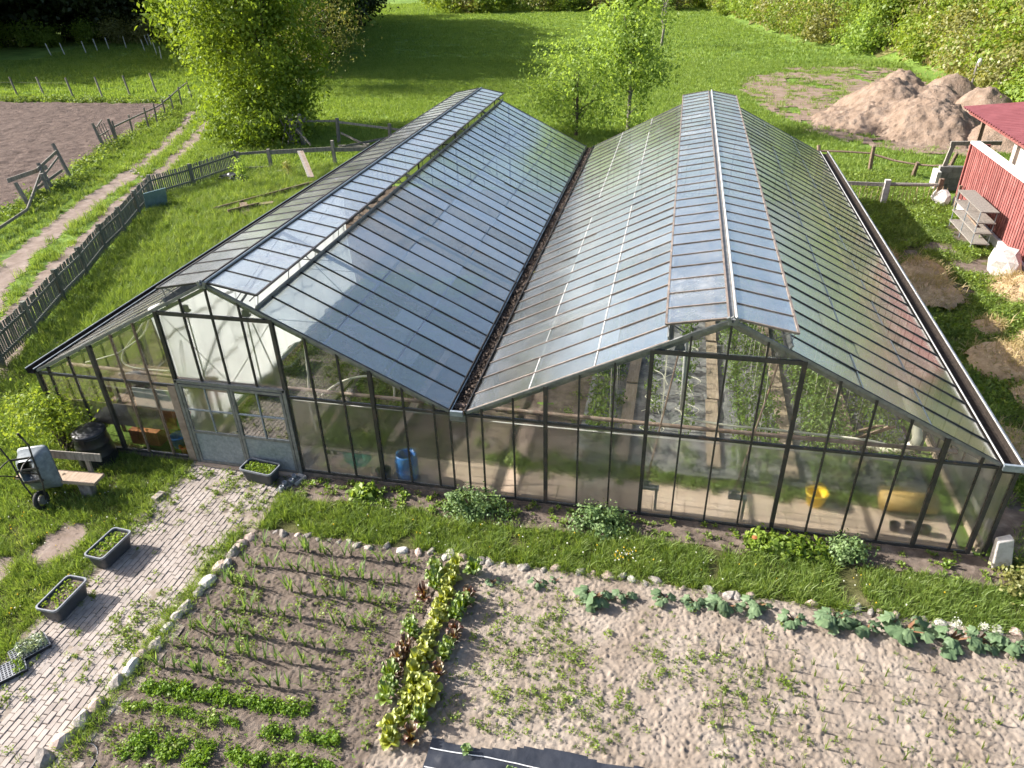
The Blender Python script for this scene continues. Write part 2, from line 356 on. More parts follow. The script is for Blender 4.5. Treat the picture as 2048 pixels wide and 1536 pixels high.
MAT['roof_glass'] = glassmat('roof_glass', 0.80, 0.20, 1.06, 0.6, 0.13, 0.19, 2.9, 0.05, 55.0, hazecol=(0.80, 0.79, 0.77), var=0.45, gcol=(1.0, 0.975, 0.945))
MAT['vent_glass'] = glassmat('vent_glass', 0.75, 0.25, 1.06, 0.6, 0.34, 0.2, 3.3, 0.05, 55.0, hazecol=(0.78, 0.78, 0.79), var=0.12, gcol=(1.0, 0.975, 0.945))
MAT['clear_glass'] = glassmat('clear_glass', 1.0, 0.0, 1.1, 0.1, 0.006, 0.03, 0.7, 0.0, tint=(0.98, 0.99, 0.97), var=0.3)
MAT['wall_glass'] = glassmat('wall_glass', 0.14, 0.86, 1.085, 0.34, 0.10, 0.05, 0.8, 0.04, 60.0, tint=(1.0, 0.985, 0.965), hazecol=(0.80, 0.75, 0.69), var=0.3, streak=0.14)

MAT['smooth_face'] = glassmat('smooth_face', 1.0, 0.0, 1.1, 0.1, 0.0, 0.05, 0.6, 0.0, tint=(0.985, 0.99, 0.98), var=0.0)

# translucent white film
def film():
    mt, nt, out = newmat('white_film')
    d = nn(nt, 'BsdfDiffuse')
    d.inputs[0].default_value = (0.78, 0.80, 0.84, 1)
    t = nn(nt, 'BsdfTranslucent')
    t.inputs[0].default_value = (0.78, 0.80, 0.84, 1)
    g = nn(nt, 'BsdfGlossy')
    g.inputs['Roughness'].default_value = 0.35
    m1 = nn(nt, 'MixShader', n0=0.5)
    nt.links.new(d.outputs[0], m1.inputs[1])
    nt.links.new(t.outputs[0], m1.inputs[2])
    m2 = nn(nt, 'MixShader', n0=0.06)
    nt.links.new(m1.outputs[0], m2.inputs[1])
    nt.links.new(g.outputs[0], m2.inputs[2])
    nt.links.new(m2.outputs[0], out.inputs[0])
    return mt
MAT['white_film'] = film()

# ------------------------------------------------------------------ mesh helpers
def link(o, parent=None):
    COL.objects.link(o)
    if parent is not None:
        o.parent = parent
    return o

def fast_mesh(name, V, F, mat=None, smooth=False):
    """V (n,3) array, F (m,k) array of one face size"""
    V = np.ascontiguousarray(V, dtype=np.float32)
    F = np.ascontiguousarray(F, dtype=np.int32)
    me = bpy.data.meshes.new(name)
    k = F.shape[1]
    me.vertices.add(len(V))
    me.vertices.foreach_set('co', V.ravel())
    me.loops.add(F.size)
    me.loops.foreach_set('vertex_index', F.ravel())
    me.polygons.add(len(F))
    me.polygons.foreach_set('loop_start', np.arange(0, F.size, k, dtype=np.int32))
    if smooth:
        me.polygons.foreach_set('use_smooth', np.ones(len(F), dtype=bool))
    me.update(calc_edges=True)
    me.validate()
    if mat:
        me.materials.append(MAT[mat] if isinstance(mat, str) else mat)
    return me

def obj(name, me, parent=None, loc=(0, 0, 0), rotz=0.0, scale=None):
    o = bpy.data.objects.new(name, me)
    o.location = loc
    if rotz:
        o.rotation_euler = (0, 0, rotz)
    if scale is not None:
        o.scale = scale if hasattr(scale, '__len__') else (scale,) * 3
    return link(o, parent)

def tag(o, label=None, cat=None, group=None, kind=None):
    if label: o['label'] = label
    if cat: o['category'] = cat
    if group: o['group'] = group
    if kind: o['kind'] = kind
    return o

def thing(name, label, cat, loc=(0, 0, 0), rotz=0.0, group=None, scale=None):
    o = bpy.data.objects.new(name, None)
    o.empty_display_size = 0.2
    o.location = loc
    o.rotation_euler = (0, 0, rotz)
    if scale is not None:
        o.scale = (scale,) * 3
    link(o)
    return tag(o, label, cat, group)

class MB:
    def __init__(self):
        self.v, self.f = [], []

    def add(self, vs, fs):
        b = len(self.v)
        self.v += [tuple(p) for p in vs]
        self.f += [tuple(i + b for i in q) for q in fs]
        return self

    def box(self, c, s, R=None):
        x, y, z = s[0] / 2, s[1] / 2, s[2] / 2
        vs = [Vector(p) for p in ((-x, -y, -z), (x, -y, -z), (x, y, -z), (-x, y, -z), (-x, -y, z), (x, -y, z), (x, y, z), (-x, y, z))]
        if R is not None:
            vs = [R @ p for p in vs]
        c = Vector(c)
        return self.add([p + c for p in vs], [(3, 2, 1, 0), (4, 5, 6, 7), (0, 1, 5, 4), (1, 2, 6, 5), (2, 3, 7, 6), (3, 0, 4, 7)])

    def beam(self, p0, p1, w, h, up=(0, 0, 1)):
        p0, p1 = Vector(p0), Vector(p1)
        d = (p1 - p0)
        L = d.length
        d.normalize()
        up = Vector(up)
        if abs(d.dot(up)) > 0.98:
            up = Vector((0, 1, 0)) if abs(d.y) < 0.9 else Vector((1, 0, 0))
        s = d.cross(up).normalized()
        u = s.cross(d).normalized()
        R = Matrix((s, d, u)).transposed()
        return self.box((p0 + p1) / 2, (w, L, h), R)

    def tube(self, pts, r, n=6, cap=True):
        pts = [Vector(p) for p in pts]
        m_ = len(pts)
        rs = r if hasattr(r, '__len__') else [r] * m_
        b = len(self.v)
        t0 = (pts[1] - pts[0]).normalized()
        ref = Vector((0, 0, 1)) if abs(t0.z) < 0.9 else Vector((1, 0, 0))
        s = t0.cross(ref).normalized()
        for i, p in enumerate(pts):
            if i == 0: t = pts[1] - p
            elif i == m_ - 1: t = p - pts[i - 1]
            else: t = pts[i + 1] - pts[i - 1]
            t = t.normalized()
            s = (s - t * s.dot(t))
            s = s.normalized() if s.length > 1e-6 else t.orthogonal().normalized()
            u = t.cross(s)
            for k in range(n):
                a = 2 * PI * k / n
                self.v.append(tuple(p + (s * math.cos(a) + u * math.sin(a)) * rs[i]))
        for i in range(m_ - 1):
            for k in range(n):
                a0, a1 = b + i * n + k, b + i * n + (k + 1) % n
                self.f.append((a0, a1, a1 + n, a0 + n))
        if cap:
            self.f.append(tuple(b + k for k in range(n))[::-1])
            self.f.append(tuple(b + (m_ - 1) * n + k for k in range(n)))
        return self

    def lathe(self, prof, n=16, c=(0, 0, 0), cap0=True, cap1=True):
        b = len(self.v)
        for r, z in prof:
            for k in range(n):
                a = 2 * PI * k / n
                self.v.append((c[0] + r * math.cos(a), c[1] + r * math.sin(a), c[2] + z))
        for i in range(len(prof) - 1):
            for k in range(n):
                a0, a1 = b + i * n + k, b + i * n + (k + 1) % n
                self.f.append((a0, a1, a1 + n, a0 + n))
        if cap0: self.f.append(tuple(b + k for k in range(n))[::-1])
        if cap1: self.f.append(tuple(b + (len(prof) - 1) * n + k for k in range(n)))
        return self

    def mesh(self, name, mat=None, smooth=False):
        me = bpy.data.meshes.new(name)
        me.from_pydata([tuple(p) for p in self.v], [], self.f)
        if smooth:
            me.polygons.foreach_set('use_smooth', [True] * len(me.polygons))
        if mat:
            me.materials.append(MAT[mat])
        me.update()
        return me

    def build(self, name, mat, parent=None, smooth=False, loc=(0, 0, 0), rotz=0.0):
        return obj(name, self.mesh(name, mat, smooth), parent, loc, rotz)

# value noise
_lat = rng.random((64, 64))
def vnoise(x, y):
    x = np.asarray(x, float); y = np.asarray(y, float)
    xi, yi = np.floor(x).astype(int), np.floor(y).astype(int)
    fx, fy = x - xi, y - yi
    fx = fx * fx * (3 - 2 * fx); fy = fy * fy * (3 - 2 * fy)
    g = lambda a, b: _lat[a % 64, b % 64]
    return (g(xi, yi) * (1 - fx) + g(xi + 1, yi) * fx) * (1 - fy) + (g(xi, yi + 1) * (1 - fx) + g(xi + 1, yi + 1) * fx) * fy
def fbm(x, y, o=4, gain=0.5):
    s, a, t = 0.0, 1.0, 0.0
    for i in range(o):
        s = s + a * (vnoise(x * 2 ** i + 17.3 * i, y * 2 ** i + 9.1 * i) - 0.5)
        t += a
        a *= gain
    return s / t

def grid_sheet(name, x0, x1, y0, y1, res, zf, mat, keep=None, smooth=False):
    nx, ny = max(2, int((x1 - x0) / res) + 1), max(2, int((y1 - y0) / res) + 1)
    X, Y = np.meshgrid(np.linspace(x0, x1, nx), np.linspace(y0, y1, ny))
    Z = zf(X, Y) + 0 * X
    V = np.stack([X.ravel(), Y.ravel(), Z.ravel()], 1)
    I = np.arange(nx * ny).reshape(ny, nx)
    F = np.stack([I[:-1, :-1].ravel(), I[:-1, 1:].ravel(), I[1:, 1:].ravel(), I[1:, :-1].ravel()], 1)
    if keep is not None:
        c = V[F].mean(1)
        F = F[keep(c[:, 0], c[:, 1])]
        used = np.unique(F)
        mp = -np.ones(len(V), int); mp[used] = np.arange(len(used))
        V, F = V[used], mp[F]
    return fast_mesh(name, V, F, mat, smooth)

def inpoly(px, py, poly):
    px, py = np.asarray(px, float), np.asarray(py, float)
    r = np.zeros(px.shape, bool)
    n = len(poly)
    for i in range(n):
        (xa, ya), (xb, yb) = poly[i], poly[(i + 1) % n]
        c = ((ya > py) != (yb > py))
        with np.errstate(divide='ignore', invalid='ignore'):
            xi = (xb - xa) * (py - ya) / (yb - ya + 1e-12) + xa
        r ^= c & (px < xi)
    return r

def dist_poly(px, py, line):
    px, py = np.asarray(px, float), np.asarray(py, float)
    d = np.full(px.shape, 1e9)
    for (xa, ya), (xb, yb) in zip(line[:-1], line[1:]):
        vx, vy = xb - xa, yb - ya
        t = np.clip(((px - xa) * vx + (py - ya) * vy) / (vx * vx + vy * vy + 1e-12), 0, 1)
        d = np.minimum(d, np.hypot(px - xa - t * vx, py - ya - t * vy))
    return d

# leaves: diamonds folded along the midrib
def leaf_arrays(cent, size, out=None, aspect=0.55, up=0.35, droop=0.0):
    n = len(cent)
    d = rng.normal(size=(n, 3))
    nrm = rng.normal(size=(n, 3))
    if out is not None:
        nrm = nrm * 0.8 + out * 1.0
    nrm[:, 2] += up
    nrm /= np.linalg.norm(nrm, axis=1, keepdims=True) + 1e-9
    d -= nrm * (d * nrm).sum(1, keepdims=True)
    d[:, 2] -= droop
    d /= np.linalg.norm(d, axis=1, keepdims=True) + 1e-9
    s = np.cross(nrm, d)
    size = np.asarray(size).reshape(-1, 1)
    base = cent - d * size * 0.5
    tip = cent + d * size * 0.5 - nrm * size * 0.12
    l = cent + s * size * aspect * 0.5 + nrm * size * 0.08 - d * size * 0.05
    r = cent - s * size * aspect * 0.5 + nrm * size * 0.08 - d * size * 0.05
    V = np.stack([base, r, tip, l], 1).reshape(-1, 3)
    F = np.arange(n * 4).reshape(n, 4)
    return V, F

def crown_points(n, radii, clumps, cr, shell=0.72, flat=None, low=-1.0):
    """leaf centres in clumps through an ellipsoid volume (local, centre 0)"""
    radii = np.array(radii, float)
    d = rng.normal(size=(clumps, 3))
    d /= np.linalg.norm(d, axis=1, keepdims=True)
    d[:, 2] = np.where(d[:, 2] < low, -d[:, 2] * 0.5, d[:, 2])
    rr = shell + (1 - shell) * rng.random((clumps, 1)) ** 0.7
    inner = rng.random((clumps, 1)) < 0.25
    rr = np.where(inner, rng.random((clumps, 1)) * shell, rr)
    rr *= 0.82 + 0.3 * rng.random((clumps, 1))
    cc = d * rr * radii
    ids = rng.integers(0, clumps, n)
    sc = (0.55 + 0.8 * rng.random(clumps))[ids][:, None]
    off = rng.normal(size=(n, 3)) * cr * sc * np.array([1, 1, 0.75])
    P = cc[ids] + off
    o = P / radii
    o /= np.linalg.norm(o, axis=1, keepdims=True) + 1e-9
    return P, o, cc

# scatter of instances (stuff that nobody could count)
def scatter(name, P, protos, smin, smax, seed=1, tilt=0.15):
    P = np.asarray(P, np.float32)
    n = len(P)
    me = bpy.data.meshes.new(name)
    me.vertices.add(n)
    me.vertices.foreach_set('co', P.ravel())
    g = np.random.default_rng(seed)
    rot = np.stack([g.normal(0, tilt, n), g.normal(0, tilt, n), g.uniform(0, 2 * PI, n)], 1).astype(np.float32)
    sc = (smin + (smax - smin) * g.random(n) ** 1.5).astype(np.float32)
    a = me.attributes.new('rot', 'FLOAT_VECTOR', 'POINT'); a.data.foreach_set('vector', rot.ravel())
    a = me.attributes.new('scl', 'FLOAT', 'POINT'); a.data.foreach_set('value', sc)
    a = me.attributes.new('idx', 'INT', 'POINT'); a.data.foreach_set('value', g.integers(0, len(protos), n).astype(np.int32))
    o = obj(name, me)
    coll = bpy.data.collections.new(name + '_kinds')
    for p in protos:
        coll.objects.link(bpy.data.objects.new('blade_tuft', p))
    nt = bpy.data.node_groups.new(name + '_nodes', 'GeometryNodeTree')
    nt.interface.new_socket('Geometry', in_out='INPUT', socket_type='NodeSocketGeometry')
    nt.interface.new_socket('Geometry', in_out='OUTPUT', socket_type='NodeSocketGeometry')
    gi, go = nt.nodes.new('NodeGroupInput'), nt.nodes.new('NodeGroupOutput')
    ip = nt.nodes.new('GeometryNodeInstanceOnPoints')
    ci = nt.nodes.new('GeometryNodeCollectionInfo')
    ci.inputs['Collection'].default_value = coll
    ci.inputs['Separate Children'].default_value = True
    ci.inputs['Reset Children'].default_value = True
    ip.inputs['Pick Instance'].default_value = True
    def attr(nm, t):
        x = nt.nodes.new('GeometryNodeInputNamedAttribute')
        x.data_type = t
        x.inputs[0].default_value = nm
        return x.outputs[0]
    L = nt.links
    L.new(gi.outputs[0], ip.inputs['Points'])
    L.new(ci.outputs[0], ip.inputs['Instance'])
    L.new(attr('idx', 'INT'), ip.inputs['Instance Index'])
    L.new(attr('rot', 'FLOAT_VECTOR'), ip.inputs['Rotation'])
    L.new(attr('scl', 'FLOAT'), ip.inputs['Scale'])
    L.new(ip.outputs[0], go.inputs[0])
    md = o.modifiers.new('scatter', 'NODES')
    md.node_group = nt
    return o

def tuft_mesh(name, blades, h, r, w, mat, lean=0.5):
    V, F = [], []
    for i in range(blades):
        a = random.uniform(0, 2 * PI)
        rad = r * math.sqrt(random.random())
        bx, by = rad * math.cos(a), rad * math.sin(a)
        la = a + random.gauss(0, 0.9)
        hh = h * random.uniform(0.55, 1.15)
        le = lean * hh * random.uniform(0.3, 1.2)
        dx, dy = math.cos(la), math.sin(la)
        fa = random.uniform(0, PI)
        sx, sy = math.cos(fa) * w / 2, math.sin(fa) * w / 2
        b = len(V)
        V += [(bx - sx, by - sy, -0.02), (bx + sx, by + sy, -0.02),
              (bx + dx * le * 0.35 + sx * .8, by + dy * le * 0.35 + sy * .8, hh * 0.6), (bx + dx * le * 0.35 - sx * .8, by + dy * le * 0.35 - sy * .8, hh * 0.6),
              (bx + dx * le, by + dy * le, hh * 0.95)]
        F += [(b, b + 1, b + 2), (b, b + 2, b + 3), (b + 3, b + 2, b + 4)]
    return fast_mesh(name, np.array(V), np.array(F), mat)

def rosette_mesh(name, mat, leaves, L, wid, rise, droop, curl=0.0, layers=2, jit=0.2):
    """leafy rosette: every leaf is a bent strip"""
    V, F = [], []
    for i in range(leaves):
        lay = i % layers
        a = i * 2.399 + random.gauss(0, 0.2)
        l = L * (1 - 0.22 * lay) * random.uniform(1 - jit, 1 + jit)
        w = wid * random.uniform(0.8, 1.2) * (1 - 0.15 * lay)
        ri = rise * (1 + 0.9 * lay) * random.uniform(0.8, 1.25)
        dx, dy = math.cos(a), math.sin(a)
        b = len(V)
        prof = ((0.05, 0.25, 0.0), (0.35, 0.75, 0.55), (0.7, 1.0, 1.0), (0.92, 0.7, 0.98 - droop * 0.5), (1.03, 0.12, 0.9 - droop))
        for t, ww, hh in prof:
            c = Vector((dx * l * t, dy * l * t, ri * hh))
            sv = Vector((-dy, dx, 0)) * w * ww * 0.5
            cu = Vector((0, 0, curl * w * ww + random.uniform(-1, 1) * 0.06 * w))
            V += [tuple(c - sv + cu), tuple(c - Vector((0, 0, 0.08 * w))), tuple(c + sv + cu)]
        for s in range(len(prof) - 1):
            k = b + s * 3
            F += [(k, k + 1, k + 4, k + 3), (k + 1, k + 2, k + 5, k + 4)]
    return fast_mesh(name, np.array(V), np.array(F), mat, True)

def herb_mesh(name, mat, n, rx, rz, leaf, clumps=14, cr=0.3, up=0.5, asp=0.6):
    P, o, cc = crown_points(n, (rx, rx, rz), clumps, cr * rx, shell=0.6, low=-0.15)
    P[:, 2] = np.abs(P[:, 2]) + 0.01
    V, F = leaf_arrays(P, leaf * (0.6 + 0.8 * rng.random(n)), o, asp, up)
    return fast_mesh(name, V, F, mat)

# ================================================================== the ground and its sheets
HEDGE = [(24.0, 10.0), (23.5, 26.0), (22.2, 33.0), (21.6, 41.0), (21.2, 59.6), (17.0, 69.0), (13.6, 77.0), (9.0, 100.0), (5.5, 118.0), (2.0, 140.0)]
_hy = np.array([p[1] for p in HEDGE]); _hx = np.array([p[0] for p in HEDGE])
def ground_z(x, y):
    x = np.asarray(x, float); y = np.asarray(y, float)
    d = x - np.interp(y, _hy, _hx) - 1.0
    up = np.clip(d, 0, None)
    hill = 15 * (1 - np.exp(-up * 0.034)) * np.clip((y - 14) / 16, 0, 1)
    roll = 0.25 * fbm(x * 0.045, y * 0.045, 3) * np.clip((y - 30) / 25, 0, 1)
    return hill + roll

def ground_mesh():
    xs = np.concatenate([np.linspace(-320, -80, 17)[:-1], np.linspace(-80, 60, 113)[:-1], np.linspace(60, 320, 18)])
    ys = np.concatenate([np.linspace(-60, 20, 21)[:-1], np.linspace(20, 150, 105)[:-1], np.linspace(150, 480, 18)])
    X, Y = np.meshgrid(xs, ys)
    Z = ground_z(X, Y)
    V = np.stack([X.ravel(), Y.ravel(), Z.ravel()], 1)
    I = np.arange(V.shape[0]).reshape(X.shape)
    F = np.stack([I[:-1, :-1].ravel(), I[:-1, 1:].ravel(), I[1:, 1:].ravel(), I[1:, :-1].ravel()], 1)
    return fast_mesh('ground', V, F, 'grass_ground', True)
tag(obj('ground', ground_mesh()), kind='structure')

# dry hillside sheet on the right-hand slope
tag(obj('hillside', grid_sheet('hillside', 8, 110, 20, 170, 1.5, lambda x, y: ground_z(x, y) + 0.03, 'hill',
        keep=lambda x, y: (x - np.interp(y, _hy, _hx)) > 1.5, smooth=True)), kind='structure')

# turf under the lawns near the house
for nm, (x0, x1, y0, y1) in (('front_turf', (-3.7, 12.5, -1.8, -.5)), ('lawn_turf', (-14.5, -5.9, -9.5, .3)), ('enclosure_turf', (-13.2, -9.35, .4, 20.5)), ('side_turf', (9.6, 14.3, -1, 24))):
    tag(obj(nm, grid_sheet(nm, x0, x1, y0, y1, 0.3, lambda x, y: 0.006 + 0 * x, 'turf_soil')), kind='structure')

# farm track: two worn ruts
RUT1 = [(-10.0, -4.0), (-14.6, 2.4), (-18.44, 7.94), (-19.55, 10.15), (-20.66, 13.39), (-21.89, 17.06), (-22.5, 19.4), (-23.9, 23.8), (-26.1, 29.7), (-29, 36)]
RUT2 = [(-8.4, -5.0), (-12.4, 1.0), (-15.3, 4.79), (-17.1, 8.76), (-18.49, 12.74), (-19.72, 15.82), (-21.09, 19.92), (-22.04, 22.98), (-23.55, 27.0), (-26.2, 33)]
def rut_keep(line, w):
    return lambda x, y: dist_poly(x, y, line) < w * (1 + 1.1 * fbm(x * 1.3, y * 1.3, 3))
for ln in (RUT1[1:], RUT2[1:]):
    tag(obj('track_rut', grid_sheet('track_rut', -31, -11.5, 1, 37, 0.14, lambda x, y: 0.012 + 0.03 * fbm(x * 2.5, y * 2.5, 3), 'track',
            keep=rut_keep(ln, 0.5), smooth=True)), kind='structure')

# ploughed field
FIELD = [(-80, 36.5), (-46.8, 38.0), (-32.2, 38.2), (-29.8, 33.5), (-28.4, 28.5), (-27.4, 24.0), (-25.9, 20.0), (-25.0, 17.2), (-24.6, 15.0), (-24.2, 12.5), (-24.0, 9.0), (-28, 0), (-80, 0)]
def field_z(x, y):
    rows = 0.05 * fbm(x * .5, y * .5, 3)
    line = -0.10 * np.clip(1 - np.abs(np.mod(x * -.30 + y * .95, 2.4) - 1.2) / .16, 0, 1) * (fbm(x * .2, y * .2, 2) > 0.03)
    return 0.10 + rows + line + 0.20 * fbm(x * 2.0, y * 2.0, 4, 0.75)
tag(obj('ploughed_field', grid_sheet('ploughed_field', -58, -23.5, 3, 39, 0.13, field_z, 'field_soil',
        keep=lambda x, y: inpoly(x + 0.7 * fbm(x * .6, y * .6, 3), y + 0.7 * fbm(y * .6, x * .6, 3), FIELD))), kind='structure')

# bare earth patch round the mounds
BARE = [(7.6, 47), (8.6, 52), (12.0, 57.5), (17.2, 60), (20.8, 57), (21.3, 44), (19.8, 32), (17.6, 28.8), (14.5, 29), (12.0, 31.5), (10.6, 35), (8.6, 40)]
tag(obj('bare_earth', grid_sheet('bare_earth', 7, 22, 28, 61, 0.3, lambda x, y: ground_z(x, y) + 0.05 + 0.10 * fbm(x * .8, y * .8, 4), 'mound',
        keep=lambda x, y: inpoly(x + 2.2 * fbm(x * .5, y * .5, 4), y + 2.2 * fbm(y * .5 + 9, x * .5, 4), BARE) & (fbm(x * .6 + 3, y * .6, 4, .65) < 0.12), smooth=True)), kind='structure')

def mound_z(peaks):
    def f(x, y):
        wx = x + 1.1 * fbm(x * .45 + 3, y * .45, 3)
        wy = y + 1.1 * fbm(x * .45 + 21, y * .45 + 7, 3)
        acc = np.zeros(np.shape(x))
        for cx, cy_, h, rx, ry, a in peaks:
            ca, sa = math.cos(a), math.sin(a)
            u = ((wx - cx) * ca + (wy - cy_) * sa) / rx
            v = (-(wx - cx) * sa + (wy - cy_) * ca) / ry
            q = np.sqrt(u * u + v * v + .02)
            acc = acc + np.exp(3.0 * (h * (1.05 - 1.05 * q ** 1.6)))
        z = np.log(acc + 0.2) / 3.0 - 0.25
        z = z + (z > -0.3) * (0.75 * fbm(x * .7, y * .7, 5, .65) + 0.5 * np.abs(fbm(x * 1.7, y * 1.7, 4, .7)) + 0.12 * fbm(x * 5, y * 5, 2, .7))
        return z
    return f
mz = mound_z([(15.6, 39.0, 2.2, 3.2, 4.0, .3), (16.8, 34.4, 1.9, 3.2, 4.4, .25), (17.2, 42.5, 2.2, 2.6, 3.2, 0), (14.0, 36.5, 1.1, 3.0, 3.4, 0), (18.0, 38.0, 1.9, 2.6, 3.0, 0)])
tag(obj('earth_mound', grid_sheet('earth_mound', 11, 21.5, 28.5, 46.5, 0.1, mz, 'mound', keep=lambda x, y: mz(x, y) > 0.0, smooth=True)),
    'long heap of light brown excavated earth with stony flank', 'earth heap')
mz2 = mound_z([(20.0, 36.5, 2.2, 2.4, 2.6, .4), (19.6, 41.5, 2.2, 2.6, 2.4, .4)])
tag(obj('earth_mound', grid_sheet('earth_mound', 16.5, 24, 32, 46, 0.14, mz2, 'mound', keep=lambda x, y: (mz2(x, y) > 0.0) & (x < 22.5), smooth=True)),
    'rounded earth heap behind the long one, beside the bushes', 'earth heap')
mz3 = mound_z([(19.4, 31.5, 1.6, 1.9, 2.2, .2)])
tag(obj('earth_mound', grid_sheet('earth_mound', 16.5, 23, 28, 36, 0.14, mz3, 'mound', keep=lambda x, y: mz3(x, y) > 0.0, smooth=True)),
    'small rounded earth heap beside the red shed roof', 'earth heap')

# vegetable garden
def garden_z(x, y):
    furrow = np.where(x < 0.2, 0.016 * np.sin((y + 0.06 * np.sin(x * 2)) * 2 * PI / 0.46), 0.0)
    c1 = fbm(x * 8.5, y * 8.5, 3, 0.75)
    c2 = fbm(x * 19 + 31, y * 19, 2, 0.8)
    c3 = fbm(x * 11 + 5, y * 11 + 40, 2, 0.6)
    clod = 0.016 * np.abs(c1) + 0.05 * np.clip(c2, 0, 1) + 0.16 * np.clip(c3 - 0.18, 0, 1) + 0.012 * fbm(x * 1.3, y * 1.3, 2)
    clod = clod + rng.normal(0, 0.007, np.shape(x))
    u = np.mod(x - 4.9 + 0.012 * (y + 2.75) * -1.0 + 0.1675, 0.335) - 0.1675
    clod = clod - np.where(x > 4.6, 0.026 * np.exp(-(u / 0.045) ** 2) * np.clip(vnoise(x * 5, y * 4) - .25, 0, 1), 0.0)
    return 0.02 + furrow + clod * (0.7 + 0.6 * np.clip(fbm(x * .9 + 2, y * .9, 2) + .5, 0, 1))
tag(obj('garden_soil', grid_sheet('garden_soil', 0.2, 11.6, -8.2, -1.72, 0.024, garden_z, 'soil', smooth=True)), kind='structure')
tag(obj('leek_bed_soil', grid_sheet('leek_bed_soil', -4.3, 0.2, -8.2, -1.72, 0.024, garden_z, 'moist_soil', keep=lambda x, y: x > -3.6 + 0.085 * (y + 1.8), smooth=True)), kind='structure')

# strip of soil at the foot of the glass front
tag(obj('flower_bed_soil', grid_sheet('flower_bed_soil', -3.55, 9.7, -0.85, -0.02, 0.035,
        lambda x, y: 0.02 + 0.06 * fbm(x * 6, y * 6, 4, .6) + 0.03 * np.abs(fbm(x * 13, y * 13, 2)), 'dark_soil', keep=lambda x, y: y > -0.68 + 0.35 * fbm(x * 1.4, y * 1.4, 3), smooth=True)), kind='structure')

# right-hand strip: thin earth between the weeds
tag(obj('side_strip_soil', grid_sheet('side_strip_soil', 9.7, 14.2, -1, 20.5, 0.12, lambda x, y: 0.02 + 0.10 * fbm(x * 1.8, y * 1.8, 4), 'dark_soil',
        keep=lambda x, y: fbm(x * .5 + 4, y * .5, 4) > 0.09, smooth=True)), kind='structure')

# bare spots in the lawn by the path
for k, (bx, by, bw, bh) in enumerate([(-7.05, -2.75, .42, .62), (-7.7, -3.75, .3, .55)]):
    tag(obj('worn_patch', grid_sheet('worn_patch', bx - 1, bx + 1, by - 1, by + 1, 0.05, lambda x, y: 0.014 + 0.02 * fbm(x * 5, y * 5, 3), 'track',
            keep=lambda x, y: ((x - bx) / bw) ** 2 + ((y - by) / bh) ** 2 < 1 + 1.8 * fbm(x * 2.5, y * 2.5, 3), smooth=True)), kind='structure')

# paved path: concrete stones in running bond
PX0, PX1, PY0, PY1 = -6.0, -3.78, -8.0, 0.0
path = tag(obj('paved_path', grid_sheet('paved_path', PX0 - 0.12, PX1 + 0.2, PY0, PY1, 0.05, lambda x, y: 0.021 + 0.05 * np.clip(fbm(x * 1.6, y * 1.6, 4, .6), -.2, 1), 'sand')), kind='structure')
def paver_verts(l, w, h=0.035):
    mbx = MB()
    e = 0.007
    x, y = w / 2, l / 2
    mbx.add([(-x, -y, -0.03), (x, -y, -0.03), (x, y, -0.03), (-x, y, -0.03), (-x, -y, h - e), (x, -y, h - e), (x, y, h - e), (-x, y, h - e),
             (-x + e, -y + e, h), (x - e, -y + e, h), (x - e, y - e, h), (-x + e, y - e, h)],
            [(0, 1, 5, 4), (1, 2, 6, 5), (2, 3, 7, 6), (3, 0, 4, 7), (4, 5, 9, 8), (5, 6, 10, 9), (6, 7, 11, 10), (7, 4, 8, 11), (8, 9, 10, 11)])
    return mbx
pm = paver_verts(0.192, 0.092).mesh('paver', 'paver')
spots = []
row = 0
x = PX0
while x < PX1:
    y = PY0 + (0.1 if row % 2 else 0.0) + 0.03 * math.sin(row * 1.7)
    while y < PY1 - 0.12:
        left_edge = PX0 + 0.12 * math.sin(y * 1.3) + 0.1 * math.sin(y * 3.1)
        if x > left_edge - 0.02 and not (x > PX1 - 0.28 and random.random() < 0.55) and random.random() > 0.012:
            spots.append((x + 0.05, y + 0.1))
        y += 0.2
    x += 0.1
    row += 1
spots.sort(key=lambda p: (p[0] - CX) ** 2 + (p[1] - CY) ** 2)
vis = [p for p in spots if p[1] > -7.2 and not (p[1] < -5.0 and p[0] < -6.4 - (p[1] + 5) * 0.9)]
rest = [p for p in spots if p not in set(vis)]
mbr = MB()
src = paver_verts(0.192, 0.092)
for i, (x, y) in enumerate(vis + rest):
    dz, rz = random.gauss(-0.004, 0.005), random.gauss(0, 0.025)
    tx, ty = random.gauss(0, 0.018), random.gauss(0, 0.018)
    if i < 300:
        o = obj('paver', pm, path, (x, y, dz))
        o.rotation_euler = (tx, ty, rz)
    else:
        R = Matrix.Rotation(rz, 3, 'Z') @ Matrix.Rotation(tx, 3, 'X')
        mbr.add([R @ Vector(v) + Vector((x, y, dz)) for v in src.v], src.f)
tag(mbr.build('paver_field', 'paver', path), kind='stuff')

# ================================================================== the greenhouse
GH = thing('greenhouse', 'large twin-span glass greenhouse with open ridge vents and grey double doors', 'greenhouse')
EZ, RZ, G, HS, LEN = 1.98, 4.23, 0.16, 4.5, 20.6
NB = 34
PW = LEN / NB
def zroof(x):
    a = abs(x) - G
    return EZ + (a if a <= HS else 2 * HS - a) * (RZ - EZ) / HS
SL = (RZ - EZ) / HS
SANG = math.atan(SL)
VENT0 = 0.93          # horizontal reach of the ridge opening

def pane_mesh(name, l, w, mat, th=0.004):
    me = MB().box((0, 0, 0), (l, w, th)).mesh(name, mat)
    me.materials.append(MAT['smooth_face'])
    for p in me.polygons:
        p.material_index = 0 if p.index == 1 else 1
    return me

